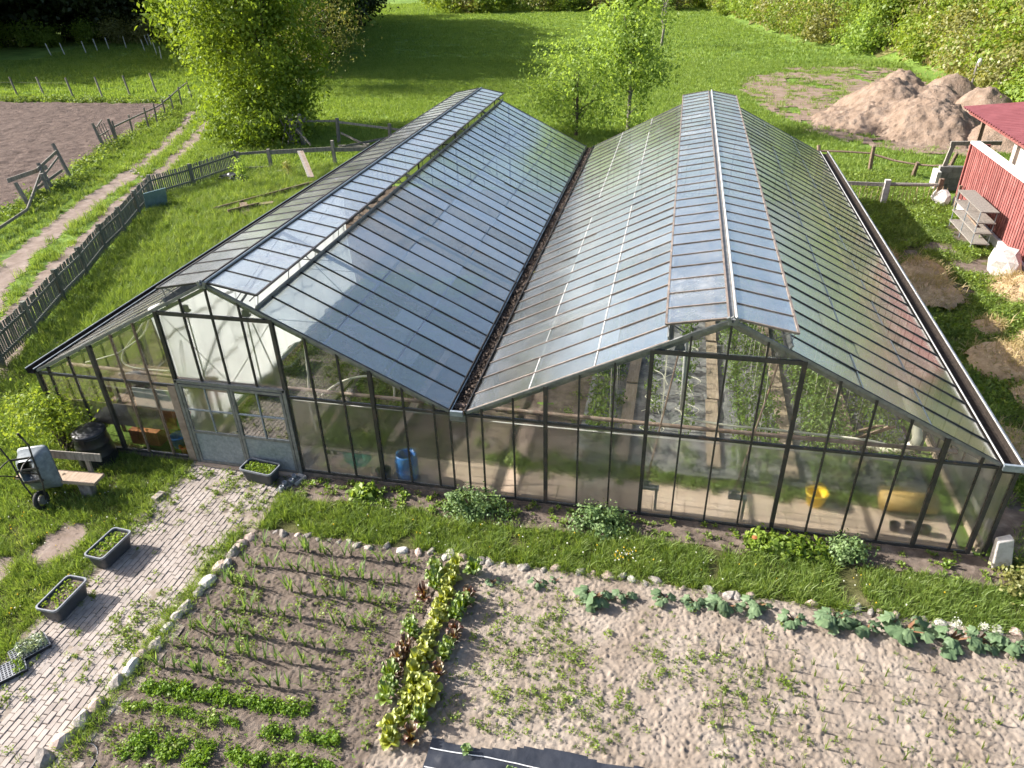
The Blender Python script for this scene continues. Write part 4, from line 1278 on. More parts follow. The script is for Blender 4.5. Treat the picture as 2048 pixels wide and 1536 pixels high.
tag(MB().box((0, 0, 0), (0.55, 0.5, 0.5)).build('crate', 'orange_crate', None, loc=(-6.75, 0.55, 0.82)), 'brown cardboard crate under the white panel', 'crate')
tag(MB().box((0, 0, 0), (0.7, 0.4, 0.35)).build('crate', 'orange_crate', None, loc=(-7.3, 0.42, 0.3)), 'rust brown box standing at the foot of the left panes', 'crate')
def bucket(r0, r1, h, mat, loc, label, cat, name='bucket', thick=0.012):
    mb = MB().lathe([(r0, 0), (r1, h), (r1 + thick, h), (r1 + thick, h - .02)], 18, cap1=False)
    mb.lathe([(r1 - thick, h), (r0 - thick, 0.03)], 18, cap0=False, cap1=True)
    t = thing(name, label, cat, loc)
    mb.build('bucket_body', mat, t, smooth=True)
    MB().tube([(r1 * math.cos(a), 0.25 * r1 * math.sin(a), h + r1 * .8 * math.sin(a) * .4) for a in np.linspace(0, PI, 9)], 0.006, 5).build('handle', 'galv_dark', t)
    return t
bucket(.1, .14, .22, 'red_plastic', (-6.28, 0.2, 0.05), 'small red bucket by the door jamb', 'bucket')
bucket(.13, .17, .28, 'blue_plastic', (-6.5, 0.3, 0.15), 'dark blue bucket beside the red bucket', 'bucket')
bucket(.15, .2, .3, 'yellow_plastic', (6.75, 1.0, 0.04), 'yellow bucket standing on the concrete slabs', 'bucket')
t = thing('watering_can', 'bright green watering can behind the left panes', 'watering can', (-6.45, .5, .55))
MB().lathe([(.13, 0), (.15, .12), (.12, .26), (.1, .28)], 14).build('can_body', 'green_plastic', t, smooth=True)
MB().tube([(.12, 0, .05), (.25, 0, .18), (.36, 0, .32)], [.03, .022, .02], 8).lathe([(.02, .32), (.05, .36)], 8, (.36, 0, 0)).build('spout', 'green_plastic', t)
MB().tube([(-.12, 0, .08), (-.24, 0, .2), (-.15, 0, .33), (0, 0, .33)], .015, 6).build('handle', 'green_plastic', t)

t = thing('barrel', 'open blue plastic barrel behind the streaked panes', 'barrel', (-1.25, .3, 0.035))
MB().lathe([(.20, 0), (.215, .02), (.215, .1), (.235, .2), (.235, .24), (.228, .26), (.235, .28), (.235, .46), (.21, .56), (.205, .6), (.19, .6), (.195, .45), (.2, .3)], 22, cap1=False).build('barrel_body', 'blue_plastic', t, smooth=True)
MB().lathe([(.19, .3), (.02, .31)], 16).build('barrel_fill', 'dark_soil', t)
MB().tube([(.02, 0, .3), (-.1, .03, .75), (-.16, .05, 1.0)], .012, 5).tube([(.0, .05, .3), (-.12, -.02, .7)], .01, 5).build('stick', 'brown_wood', t)
t = thing('line_net', 'green netting cloth pegged over a string line', 'net', (-2.25, .14, .0))
V, F = [], []
for i in range(13):
    for j in range(8):
        u, v = i / 12, j / 7
        V.append((-.3 + .6 * u, .02 * math.sin(u * 14) * (1 + v), .62 - v * (.18 + .2 * math.sin(u * 3.0 + .3)) + .01 * math.sin(u * 9)))
I = np.arange(13 * 8).reshape(13, 8)
obj('cloth', fast_mesh('cloth', np.array(V), np.stack([I[:-1, :-1].ravel(), I[1:, :-1].ravel(), I[1:, 1:].ravel(), I[:-1, 1:].ravel()], 1), 'teal_net', True), t)
MB().tube([(-.8, 0, .64), (.9, 0, .6)], .008, 5).box((-.62, 0, .58), (.07, .02, .1)).box((-.47, 0, .58), (.07, .02, .09)).build('line', 'black_plastic', t)
t = thing('clear_jars', 'row of clear plastic bottles at the foot of the pane', 'bottles', (-2.9, .12, .03))
for k in range(4):
    MB().lathe([(.05, 0), (.05, .13), (.02, .18), (.02, .21)], 9, (.13 * k, .02 * (k % 2), 0)).build('bottle', 'clear_glass', t, smooth=True)
tag(MB().lathe([(.13, 0), (.17, .2), (.16, .2), (.12, .03)], 14, cap1=True).build('plant_pot', 'black_plastic', None, loc=(-1.75, .22, .035)), 'black plant pot left of the blue barrel', 'pot')
# folding chair of white wire mesh among the tomatoes
t = thing('wire_chair', 'white wire garden chair standing among the tomatoes', 'chair', (7.25, 1.75, 0.08))
cm = MB()
for x in (-.18, .18):
    cm.tube([(x, 0, 0), (x, .3, .85)], .012, 5).tube([(x, .32, 0), (x, -.05, .45)], .012, 5)
cm.build('chair_frame', 'white_steel', t)
sb = MB()
for k in range(7):
    sb.tube([(-.18 + .06 * k, -.05, .45), (-.18 + .06 * k, .2, .45)], .005, 4).tube([(-.18 + .06 * k, .2, .5), (-.18 + .06 * k, .3, .85)], .005, 4)
for k in range(5):
    sb.tube([(-.18, .2 + .025 * k, .5 + .085 * k), (.18, .2 + .025 * k, .5 + .085 * k)], .005, 4)
sb.build('chair_mesh', 'white_steel', t)
# brown roll and crates at the right end
tag(MB().tube([(7.9, 1.05, .28), (8.85, 1.12, .28)], .2, 14).build('fabric_roll', 'leather_roll', smooth=True), 'brown rolled cover lying in the right corner', 'roll')
for k in range(3):
    tag(MB().lathe([(.07, 0), (.1, .16), (.09, .16), (.06, .02)], 12).build('plant_pot', 'black_plastic', None, loc=(8.05 + .26 * k, .45 + .04 * (k % 2), .035)), 'small black plant pot in front of the brown roll', 'pot', 'pots by the brown roll')
tag(MB().tube(curve_pts([(8.0, 2.6, .35), (8.15, 1.9, .8), (8.4, 1.5, 1.35), (8.25, 2.6, 1.9)], 5), .09, 9).build('air_tube', 'white_hose', smooth=True), 'pale sagging air tube near the right side wall', 'tube')
for k, (xa, xb) in enumerate([(7.5, 7.75), (7.9, 7.95)]):
    tag(MB().beam((xa, 3.2, .1), (xb, 1.6, 1.5), .14, .03).build('prop_board', 'brown_wood'), 'grey board propped against the pipe in the right bay', 'board', 'propped boards')

# low green growth in the left bay and along the inner path
HERB = [herb_mesh('ground_herb', 'bright_leaf', 120, 0.2, 0.14, 0.06), herb_mesh('ground_herb', 'weed', 120, 0.22, 0.10, 0.055), herb_mesh('ground_herb', 'tuft', 90, 0.18, 0.16, 0.07)]
n = 2200
P = np.stack([rng.uniform(-5.9, -2.2, n), 1.4 + 9 * rng.random(n) ** 1.3, np.full(n, .05)], 1)
P = P[(fbm(P[:, 0] * 1.1, P[:, 1] * 1.1, 3) > -0.2) & ~((np.abs(P[:, 0] + 4.0) < .15) & (P[:, 1] < 4.4))]
tag(scatter('salad_bed', P, HERB, 0.6, 1.3, 3), 'low leafy green crop growing in the left bay', 'crop', kind='stuff')
n = 260
P = np.concatenate([np.stack([rng.uniform(.2, 9, n), rng.normal(1.3, .12, n), np.full(n, .03)], 1), np.stack([rng.uniform(-2.8, 2.1, 60), rng.uniform(1.3, 8, 60), np.full(60, .03)], 1)])
tag(scatter('path_edge_weeds', P, HERB, 0.35, 0.85, 4), 'green weeds along the inner concrete path', 'weeds', kind='stuff')

# ================================================================== fences and yard things
PICK = [(-13.1, 1.3), (-13.56, 2.86), (-14.13, 4.69), (-15.01, 6.89), (-15.66, 8.76), (-16.61, 10.94), (-17.27, 12.91), (-18.14, 15.01), (-19.03, 17.28), (-18.32, 19.26), (-17.68, 22.14)]
pf = thing('picket_fence', 'long weathered grey picket fence along the farm track', 'fence', (-19.03, 17.28, 0))
O_ = Vector((-19.03, 17.28, 0))
pk = MB()
pk.box((0, 0, 0.55), (0.06, 0.022, 0.92))
pk_m = pk.mesh('picket', 'picket_wood')
npk = 0
for i, ((xa, ya), (xb, yb)) in enumerate(zip(PICK[:-1], PICK[1:])):
    A, B = Vector((xa, ya, 0)) - O_, Vector((xb, yb, 0)) - O_
    d = (B - A); L = d.length; d.normalize()
    ang = math.atan2(d.y, d.x)
    for z in (0.28, 0.8):
        MB().beam(A + Vector((0, 0, z)), B + Vector((0, 0, z)), 0.04, 0.075).build('rail', 'picket_wood', pf)
    k = 0.08
    sp = 0.105
    nrm = Vector((-d.y, d.x, 0)) * 0.035
    while k < L - 0.05 and npk < 300:
        o = obj('picket', pk_m, pf, A + d * k + nrm, ang, (1, 1, random.uniform(.98, 1.02)))
        o.rotation_euler = (random.gauss(0, .01), random.gauss(0, .01), ang)
        k += sp
        npk += 1
    MB().beam(A, A + Vector((random.gauss(0, .03), random.gauss(0, .03), 1.08)), 0.12, 0.12).build('post', 'picket_wood', pf)
MB().beam(Vector((PICK[-1][0], PICK[-1][1], 0)) - O_, Vector((PICK[-1][0], PICK[-1][1], 1.0)) - O_, 0.11, 0.11).build('post', 'picket_wood', pf)

def rail_fence(name, label, posts, rails, mat='grey_wood', h=1.0, r=0.06, lean=0.05):
    b = Vector((posts[0][0], posts[0][1], 0))
    t = thing(name, label, 'fence', b)
    tops = []
    for (x, y, *hh) in posts:
        hp = hh[0] if hh else h * random.uniform(.92, 1.1)
        p = Vector((x, y, 0)) - b
        tp = p + Vector((random.gauss(0, lean), random.gauss(0, lean), hp))
        tops.append((p, tp))
        MB().tube([p - Vector((0, 0, .1)), (p + tp) / 2 + Vector((random.gauss(0, .01), 0, 0)), tp], [r, r * .95, r * .8], 7).build('post', mat, t)
    for (i, j, zi, zj, w) in rails:
        pa = tops[i][0].lerp(tops[i][1], zi); pb = tops[j][0].lerp(tops[j][1], zj)
        pm_ = (pa + pb) / 2 + Vector((0, 0, random.uniform(-.06, .03)))
        MB().tube([pa, pm_, pb], [w, w * .9, w * .8], 6).build('rail', mat, t)
    return t
# fence between field and track
rail_fence('rail_fence', 'grey pole fence with one rail along the ploughed field', [(-27.86, 26.54), (-28.46, 28.77), (-28.54, 30.4), (-29.01, 31.9), (-29.72, 33.92), (-30.21, 35.54), (-30.98, 37.6), (-32, 40.5)],
           [(0, 2, .75, .8, .055), (2, 4, .8, .78, .05), (4, 6, .82, .9, .05), (6, 7, .9, .9, .05)], h=1.25)
t = thing('field_gate', 'small broken wooden gate leaning at the field edge', 'gate', (-27.8, 25.36, 0))
for (x, y, lx) in ((0, 0, -.3), (-.06, 1.18, -.15)):
    MB().tube([(x, y, -.1), (x + lx, y, 1.45)], [.09, .075], 7).build('post', 'grey_wood', t)
MB().beam((-.15, .1, .75), (-.3, 1.1, .85), .05, .06).beam((-.2, .1, 1.2), (-.35, .85, 1.45), .05, .06).build('rail', 'grey_wood', t)
for k in range(4):
    MB().beam((-.12, .2 + k * .23, .15), (-.3, .25 + k * .2, 1.3), .05, .02).build('slat', 'grey_wood', t)
t = thing('broken_fence', 'collapsed rail fence of grey boards beside the track', 'fence', (-25.36, 19.75, 0))
for (x, y, lx, ly, h) in ((0, 0, -.55, .15, 1.65), (.6, -1.9, -.4, .05, 1.25), (1.9, -4.7, -.35, .0, 1.2), (1.0, -2.6, -.05, 0, 1.0)):
    MB().tube([(x, y, -.1), (x + lx, y + ly, h)], [.1, .085], 7).build('post', 'grey_wood', t)
for a, b, w in (((-.4, .1, 1.3), (.4, -2.2, 1.05), .09), ((.3, -1.8, 1.0), (2.6, -5.6, .35), .08), ((-.35, 0, 1.05), (.6, -2.6, .55), .06), ((-.1, -.3, .5), (.9, -3.1, .45), .08), ((.2, -1.4, .95), (-.2, -3.4, .85), .12), ((.9, -3.1, .5), (1.6, -4.4, .2), .08), ((2.6, -5.6, .35), (3.4, -8.4, .3), .07)):
    MB().beam(a, b, .04, w * 1.6).build('rail', 'grey_wood', t)
# posts along the grass strip beyond the field: a wire fence
t = thing('wire_fence', 'row of thin grey posts on the sunny grass behind the ploughed field', 'fence', (-41.9, 40.1, 0))
for (x, y) in [(-56.5, 39.9), (-52, 40), (-49.5, 40.1), (-47.0, 40.2), (-44.7, 40.35), (-41.9, 40.1), (-39.66, 40.5), (-37.8, 41.25), (-36.3, 42.4)]:
    MB().tube([(x + 41.9, y - 40.1, -.1), (x + 41.9 - .2, y - 40.1, 1.5)], .07, 6).build('post', 'grey_wood', t)
for z in (.6, 1.1):
    MB().tube([(-14.6, -.2, z), (-5.1, 0.1, z), (0, 0, z), (5.6, 2.3, z)], .003, 4).build('wire', 'frame_steel', t)
# young-tree stakes in the shade of the wood
for k, (x, y) in enumerate([(-63.9, 63.5), (-62.6, 64), (-61.2, 65.6), (-61.4, 67.7), (-60.9, 69), (-59.7, 70.4), (-57.5, 71.5), (-58.1, 72.8), (-54.8, 67), (-51.6, 64.5), (-48.5, 60.8)]):
    tag(MB().tube([(0, 0, -.05), (random.uniform(-.3, .05), random.uniform(-.1, .1), 1.3)], .05, 6).build('tree_stake', 'white_paint', None, loc=(x, y, 0)), 'thin white stake in the shaded grass before the wood', 'stake', 'stakes before the wood')
# board fence closing the left enclosure at the back
t = thing('board_fence', 'low fence of grey boards between squared posts behind the picket fence', 'fence', (-16.06, 22.52, 0))
b0 = Vector((-16.06, 22.52, 0))
for (x, y, h) in ((-17.5, 22.1, .95), (-16.06, 22.52, 1.02), (-13.14, 23.63, 1.25), (-11.5, 24.2, 1.0)):
    MB().beam(Vector((x, y, -.1)) - b0, Vector((x, y, h)) - b0, .14, .14).build('post', 'grey_wood', t)
MB().beam(Vector((-17.5, 22.1, .85)) - b0, Vector((-16.06, 22.52, .9)) - b0, .04, .12).build('rail', 'grey_wood', t)
MB().beam(Vector((-16.06, 22.52, .86)) - b0, Vector((-13.14, 23.63, .85)) - b0, .04, .2).build('rail', 'grey_wood', t)
MB().beam(Vector((-13.14, 23.63, .8)) - b0, Vector((-11.0, 24.35, .75)) - b0, .04, .2).build('rail', 'grey_wood', t)
MB().beam(Vector((-17.5, 22.1, .15)) - b0, Vector((-16.06, 22.52, .15)) - b0, .04, .1).build('rail', 'grey_wood', t)
# tumbledown rails in the tree's shade
t = thing('ruined_fence', 'tumbledown pole fence in the shade of the big tree', 'fence', (-17.3, 27.3, 0))
for (x, y, h) in ((0, 0, 1.5), (.5, .2, 1.7), (2.4, .8, 1.4), (5.5, .6, 1.2)):
    MB().tube([(x, y, -.1), (x + .1, y, h)], .1, 7).build('post', 'grey_wood', t)
for a, b in (((0, 0, 1.35), (2.5, .8, 1.25)), ((2.5, .8, 1.2), (6.3, .9, .8)), ((.2, 0, 1.2), (1.6, -1.0, .35)), ((2.8, 0.4, .7), (5.6, -1.2, .15)), ((3.4, -1.0, .3), (5.8, .2, .6)), ((-.2, 0, .2), (.9, .3, 1.5)), ((-.1, .2, 1.4), (.8, 0, .2)), ((3.0, -.6, .25), (6.0, -1.0, .35))):
    MB().beam(a, b, .05, .11).build('rail', 'grey_wood', t)
t = thing('lattice_panel', 'grey crossed lattice frame leaning under the big tree', 'lattice', (-17.6, 27.0, 0), .3)
for k in range(3):
    MB().beam((k * .3 - .2, 0, 0), (k * .3 + .35, .25, 1.7), .07, .03).build('slat', 'grey_wood', t)
    MB().beam((k * .3 + .5, .02, .1), (k * .3 - .1, .27, 1.5), .07, .03).build('slat', 'grey_wood', t)

# right: pole fence, woven fence, block wall
rail_fence('pole_fence', 'crooked pole fence at the meadow edge behind the greenhouse', [(10.2, 26.0, 1.0), (12.35, 25.6, 1.15), (14.0, 24.9, .7), (15.1, 24.4, 1.25)], [(0, 1, .75, .72, .05), (1, 2, .7, .85, .05), (2, 3, .85, .6, .045)], mat='brown_wood', h=1.1, r=.1, lean=.12)
t = thing('woven_fence', 'low fence of thin sticks with squared white-faced post', 'fence', (11.9, 20.6, 0))
for (x, y, m_, w, h) in ((0, 0, 'white_stone', .2, 1.0), (2.0, .2, 'brown_wood', .16, 1.05), (-2.6, .3, 'brown_wood', .12, .8), (2.5, -.5, 'brown_wood', .1, 1.0)):
    MB().beam((x, y, -.1), (x, y, h), w, w).build('post', m_, t)
MB().beam((-2.6, .3, .75), (0, 0, .8), .06, .14).build('rail', 'grey_wood', t)
MB().tube([(.05, 0, .82), (1.95, .2, .8)], .07, 7).build('rail', 'grey_wood', t)
stk = MB().tube([(0, 0, -.05), (.01, 0, .72)], .012, 5).mesh('stick', 'straw')
for k in range(30):
    x = -2.4 + k * .16
    o = obj('stick', stk, t, (x + random.gauss(0, .02), .03, 0))
    o.rotation_euler = (random.gauss(0, .05), random.gauss(0, .06), 0)
    o.scale = (1, 1, random.uniform(.8, 1.15))
t = thing('block_wall', 'low grey concrete block wall with a bare timber frame on top', 'wall', (14.3, 23.0, 0))
bm = MB().box((0, 0, 0), (.485, .24, .235)).mesh('block', 'block')
for r_ in range(4):
    for c_ in range(4):
        obj('block', bm, t, (.25 + c_ * .5 + (.12 if r_ % 2 else 0), .1, .12 + r_ * .245))
MB().box((0.02, -.1, .42), (.16, .7, .86)).build('wall_end', 'white_stone', t)
MB().beam((.3, .1, .95), (.42, .1, 1.9), .16, .1).beam((.3, .1, 1.9), (2.2, .15, 1.95), .1, .16).build('timber_frame', 'grey_wood', t)

# red shed
SH = thing('red_shed', 'red board shed wall on a white plinth with corrugated red roof', 'shed', (14.5, 16.0, 0))
MB().box((0.25, 0, 1.35), (.3, 9.2, 2.1)).build('wall', 'red_board', SH)
bd = MB().box((0, 0, 0), (.03, .13, 2.06)).mesh('board', 'red_board')
y = -4.55
while y < 4.6:
    obj('board', bd, SH, (.075 + random.uniform(-.004, .004), y, 1.42))
    y += .185
MB().box((.16, 0, 2.5), (.32, 9.4, .09)).build('top_trim', 'white_paint', SH)
MB().box((.15, 0, .2), (.42, 9.3, .42)).build('plinth', 'white_paint', SH)
MB().box((.35, 4.66, 1.35), (.7, .09, 2.15)).build('end_board', 'red_board', SH)
MB().box((3.6, 4.0, 1.5), (4.6, .3, 3.0)).box((1.55, 1.0, 1.5), (.25, 6.0, 3.0)).build('render_wall', 'render_wall', SH)
# corrugated roof
V = []
nx, ny = 2, 420
for j in range(ny + 1):
    yy = -6 + 13.6 * j / ny
    for i in range(nx):
        V.append((.35 + 6.5 * i, yy, 3.25 + .6 * i * 1.0 + 0.03 * math.sin(j * PI / 4)))
V = np.array(V)
V2 = V.copy(); V2[:, 2] -= .02
I = np.arange((ny + 1) * nx).reshape(ny + 1, nx)
F = np.stack([I[:-1, 0], I[:-1, 1], I[1:, 1], I[1:, 0]], 1)
obj('roof_sheet', fast_mesh('roof_sheet', np.concatenate([V, V2]), np.concatenate([F, F[:, ::-1] + len(V)]), 'red_roof'), SH)
MB().beam((.6, -6, 3.1), (.6, 7.4, 3.1), .1, .14).beam((.6, 7.4, 3.1), (6.8, 7.4, 3.7), .1, .14).build('eave_beam', 'red_board', SH)
MB().beam((.85, 6.4, 0), (.85, 6.4, 3.1), .14, .14).build('post', 'brown_wood', SH)
# shelf rack
t = thing('shelf_rack', 'grey metal rack with three plank shelves against the red wall', 'shelf', (13.95, 16.9, 0))
for (x, y) in ((-.25, -1.2), (.25, -1.2), (-.25, 0), (.25, 0), (-.25, 1.2), (.25, 1.2)):
    MB().tube([(x, y, 0), (x, y, 1.35)], .018, 5).build('upright', 'galv', t)
for z in (.25, .62, .98, 1.35):
    MB().box((0, 0, z), (.56, 2.6, .035)).build('shelf_board', 'grey_wood', t)
tag(MB().tube([(13.9, 16.2, .68), (13.95, 17.4, .68)], .035, 6).build('pole_bundle', 'brown_wood'), 'brown poles lying on the shelf rack', 'poles')
# white stone base by the shed
def rock_mesh(name, mat, s, seed, sub=2, rough=.22):
    import bmesh
    bm_ = bmesh.new()
    bmesh.ops.create_icosphere(bm_, subdivisions=sub, radius=1)
    g = np.random.default_rng(seed)
    ax = g.normal(size=(7, 3)); ax /= np.linalg.norm(ax, axis=1, keepdims=True)
    lim = g.uniform(.62, .95, 7)
    for v in bm_.verts:
        p = np.array(v.co)
        for a, l in zip(ax, lim):
            q = p @ a
            if q > l: p = p - a * (q - l)
        p = p * (1 + rough * .3 * g.normal())
        v.co = Vector(p * np.array(s))
    me = bpy.data.meshes.new(name)
    bm_.to_mesh(me); bm_.free()
    me.materials.append(MAT[mat])
    return me
tag(obj('stone_block', rock_mesh('stone_block', 'white_stone', (.55, .75, .6), 3), None, (14.0, 13.6, .3)), 'big whitewashed stone below the shelf rack at the shed wall', 'stone')
tag(obj('stone_block', rock_mesh('stone_block', 'white_stone', (.35, .5, .4), 5), None, (14.0, 20.7, .3)), 'whitewashed stone at the far corner of the red shed', 'stone')
tag(obj('rubble_heap', grid_sheet('rubble_heap', 13.0, 15.4, 10.5, 13.6, .07, lambda x, y: .02 + .5 * np.clip(1 - np.hypot((x - 14.1) / .9, (y - 12.2) / 1.3), 0, 1) + .14 * fbm(x * 5, y * 5, 3), 'straw', keep=lambda x, y: np.hypot((x - 14.1) / .95, (y - 12.2) / 1.35) < 1)), 'pale rubble and straw heap beneath the stone at the shed', 'heap')

# straw heaps in the side strip
for k, (x, y, rx, ry, h, lb) in enumerate([(11.5, 12.9, .75, .9, .55, 'beside the weeds opposite the shelf rack'), (11.3, 11.2, .95, 1.0, .6, 'largest, beside the gutter'), (12.3, 9.3, .5, .45, .3, 'small and round among weeds'), (12.2, 7.2, 1.1, 1.0, .55, 'broad, next to brown soil'), (12.6, 5.6, 1.0, .9, .3, 'flat, mixed with dark weeds'), (13.4, 8.6, .6, .9, .25, 'thin, towards the shed'), (11.2, 3.2, .8, 1.2, .2, 'scattered over crumbly soil'), (10.9, 14.2, .4, .35, .2, 'tiny, under the gutter')]):
    f = lambda X, Y, x=x, y=y, rx=rx, ry=ry, h=h: .0 + h * np.clip(1 - ((X - x) / rx) ** 2 - ((Y - y) / ry) ** 2, -.05, 1) ** .8 + .16 * h * 2 * fbm(X * 4, Y * 4, 4) if False else h * np.sqrt(np.clip(1 - ((X - x) / rx) ** 2 - ((Y - y) / ry) ** 2, 0, 1)) + .22 * h * fbm(X * 4, Y * 4, 4, .6) - .02
    tag(obj('straw_heap', grid_sheet('straw_heap', x - rx, x + rx, y - ry, y + ry, .06, f, 'straw', keep=lambda X, Y, x=x, y=y, rx=rx, ry=ry: ((X - x) / rx) ** 2 + ((Y - y) / ry) ** 2 < .97 + .8 * fbm(X * 2, Y * 2, 3), smooth=True)),
        'heap of yellow-brown straw mulch, ' + lb, 'straw heap')

# ------------------------------------------------------------------ things on the lawn and path
def tub(label, loc, rotz, plants, sc=1.0, sticker=False):
    t = thing('plant_tub', label, 'tub', loc, rotz, None, sc)
    L, Wd, H = .76, .42, .33
    def ring(l, w, z, r=.07, n=5):
        out = []
        for cx_, cy_, a0 in ((l / 2 - r, w / 2 - r, 0), (-l / 2 + r, w / 2 - r, PI / 2), (-l / 2 + r, -w / 2 + r, PI), (l / 2 - r, -w / 2 + r, 1.5 * PI)):
            for k in range(n):
                a = a0 + PI / 2 * k / (n - 1)
                out.append((cx_ + r * math.cos(a), cy_ + r * math.sin(a), z))
        return out
    def shell(rings, cap=False, bot=True):
        mb = MB()
        n = len(rings[0])
        for r_ in rings: mb.v += r_
        for i in range(len(rings) - 1):
            for k in range(n):
                mb.f.append((i * n + k, i * n + (k + 1) % n, (i + 1) * n + (k + 1) % n, (i + 1) * n + k))
        if bot: mb.f.append(tuple(range(n))[::-1])
        if cap: mb.f.append(tuple(range((len(rings) - 1) * n, len(rings) * n)))
        return mb
    body = shell([ring(L - .16, Wd - .12, 0), ring(L - .13, Wd - .1, .02), ring(L - .04, Wd - .03, H - .03), ring(L - .06, Wd - .05, H - .02), ring(L - .1, Wd - .09, H - .12)])
    body.build('tub_body', 'grey_plastic', t)
    shell([ring(L - .05, Wd - .04, H - .04), ring(L, Wd, H - .04), ring(L, Wd, H), ring(L - .045, Wd - .045, H), ring(L - .05, Wd - .05, H - .03)], False, False).build('rim', 'rim_grey', t)
    sl = shell([ring(L - .1, Wd - .09, H - .1), ring(L - .09, Wd - .08, H - .06)], True)
    sl.build('soil', 'dark_soil', t)
    P = np.stack([rng.uniform(-.31, .31, plants), rng.uniform(-.15, .15, plants), H - .06 + .05 * rng.random(plants)], 1)
    V, F = leaf_arrays(P, .05 * (.5 + rng.random(plants)), None, .55, .8)
    tag(obj('seedlings', fast_mesh('seedlings', V, F, 'bright_leaf'), t), kind='stuff')
    if sticker:
        MB().box((0, -Wd / 2 + .022, .17), (.14, .006, .09), Matrix.Rotation(-.13, 3, 'X')).build('sticker', 'white_paint', t)
    return t
tub('grey plastic tub with sparse seedlings on the paving beside the trays', (-5.78, -4.08, .035), PI / 2 - .02 + PI, 170, 1.0, True)
tub('dark grey tub of leafy seedlings at the lawn edge', (-5.82, -2.88, .035), PI / 2 - .08, 330)
tub('dark tub crowded with green seedlings in front of the doors', (-4.22, -0.32, .035), -.12, 620)

def tray(label, loc, rotz, plant, n):
    t = thing('seed_tray', label, 'seed tray', loc, rotz)
    L, Wd, H, nx, ny = .52, .32, .06, 11, 7
    mb = MB()
    for i in range(nx + 1):
        mb.box((-L / 2 + L * i / nx, 0, H), (.014, Wd, .008))
    for j in range(ny + 1):
        mb.box((0, -Wd / 2 + Wd * j / ny, H - .001), (L, .014, .008))
    tag(mb.build('cell_grid', 'rim_grey', t), kind='stuff')
    MB().box((0, 0, .02), (L - .02, Wd - .02, .04)).build('tray_base', 'black_plastic', t)
    s = MB()
    for a, b in (((-L / 2, -Wd / 2, 0), (L / 2, -Wd / 2, 0)), ((-L / 2, Wd / 2, 0), (L / 2, Wd / 2, 0))):
        s.beam(Vector(a) + Vector((0, 0, .03)), Vector(b) + Vector((0, 0, .03)), .012, .06)
    for sx in (-1, 1):
        s.beam((sx * L / 2, -Wd / 2, .03), (sx * L / 2, Wd / 2, .03), .012, .06)
    s.build('tray_side', 'black_plastic', t)
    x0 = -.24 if n > 200 else -.24
    x1 = .16 if n > 200 else -.1
    P = np.stack([rng.uniform(x0, x1, n), rng.uniform(-.15, .15, n), .06 + .1 * rng.random(n) ** .7 * (1 if n > 200 else .6)], 1)
    V, F = leaf_arrays(P, .06 * (.6 + .8 * rng.random(n)), None, .34, .3)
    tag(obj('seedlings', fast_mesh('seedlings', V, F, plant), t), kind='stuff')
tray('black seed tray full of silvery seedlings on the paving', (-5.72, -4.98, .035), 1.0 + PI, 'silver_leaf', 420)
tray('half empty black cell tray with few green seedlings', (-5.75, -5.42, .035), .9 + PI, 'bright_leaf', 90)
tray('black cell tray half hidden at the picture edge below another tray', (-6.15, -5.62, .035), .9 + PI, 'bright_leaf', 60) if False else None

# bench
t = thing('garden_bench', 'old plank bench with grey backrest board on the lawn', 'bench', (-8.05, -1.4, 0), .06)
V0 = MB().box((0, 0, .4), (1.75, .34, .06)).build('seat', 'plank', t)
MB().box((0, .22, .78), (1.78, .03, .17), Matrix.Rotation(-.15, 3, 'X')).build('backrest', 'grey_wood', t)
for x in (-.55, .55):
    MB().beam((x, .2, 0), (x, .235, .84), .09, .05).build('back_post', 'grey_wood', t)
    MB().beam((x, -.02, 0), (x, -.02, .37), .26, .16).build('leg', 'stone', t)

# wheelbarrow stood on its wheel
wb = thing('wheelbarrow', 'galvanised wheelbarrow stood on its nose against the bench', 'wheelbarrow', (-8.12, -1.92, 0), 0)
# frame axes: e = up along the barrow, n = from tray bottom out to the tray mouth, s = sideways
e = Vector((-.20, .16, .97)).normalized()
s = Vector((.985, .13, .0)); s = (s - e * s.dot(e)).normalized()
n_ = s.cross(e).normalized()          # roughly away from the camera
n_ = -n_ if n_.y < 0 else n_
W0 = Vector((0, 0, .2))
def B(u, v, w): return W0 + e * u + s * v + n_ * w
wh = MB()
for k in range(20):
    pass
tyre = MB()
nseg, nt_ = 22, 8
for i in range(nseg):
    a = 2 * PI * i / nseg
    for j in range(nt_):
        b_ = 2 * PI * j / nt_
        rr = .155 + .045 * math.cos(b_)
        tyre.v.append(tuple(W0 + e * rr * math.cos(a) + n_ * rr * math.sin(a) + s * .045 * math.sin(b_)))
for i in range(nseg):
    for j in range(nt_):
        tyre.f.append((i * nt_ + j, ((i + 1) % nseg) * nt_ + j, ((i + 1) % nseg) * nt_ + (j + 1) % nt_, i * nt_ + (j + 1) % nt_))
wheel = tyre.build('wheel', 'rubber', wb, smooth=True)
MB().tube([W0 - s * .05, W0 + s * .05], .09, 12).build('rim', 'galv_dark', wheel)
for sd_ in (-1, 1):
    MB().tube([B(0, sd_ * .1, 0), B(.35, sd_ * .2, -.02), B(.9, sd_ * .24, -.03), B(1.2, sd_ * .3, -.06), B(1.42, sd_ * .31, -.16)], .017, 7).build('handle', 'brown_wood' if False else 'frame_steel', wb, smooth=True)
    MB().tube([B(1.38, sd_ * .31, -.145), B(1.5, sd_ * .31, -.19)], .022, 7).build('grip', 'rubber', wb)
    MB().tube(curve_pts([B(.55, sd_ * .22, -.02), B(.72, sd_ * .24, -.28), B(.8, sd_ * .26, -.42), B(.9, sd_ * .25, -.3), B(.95, sd_ * .24, -.03)], 5), .014, 6).build('leg', 'frame_steel', wb, smooth=True)
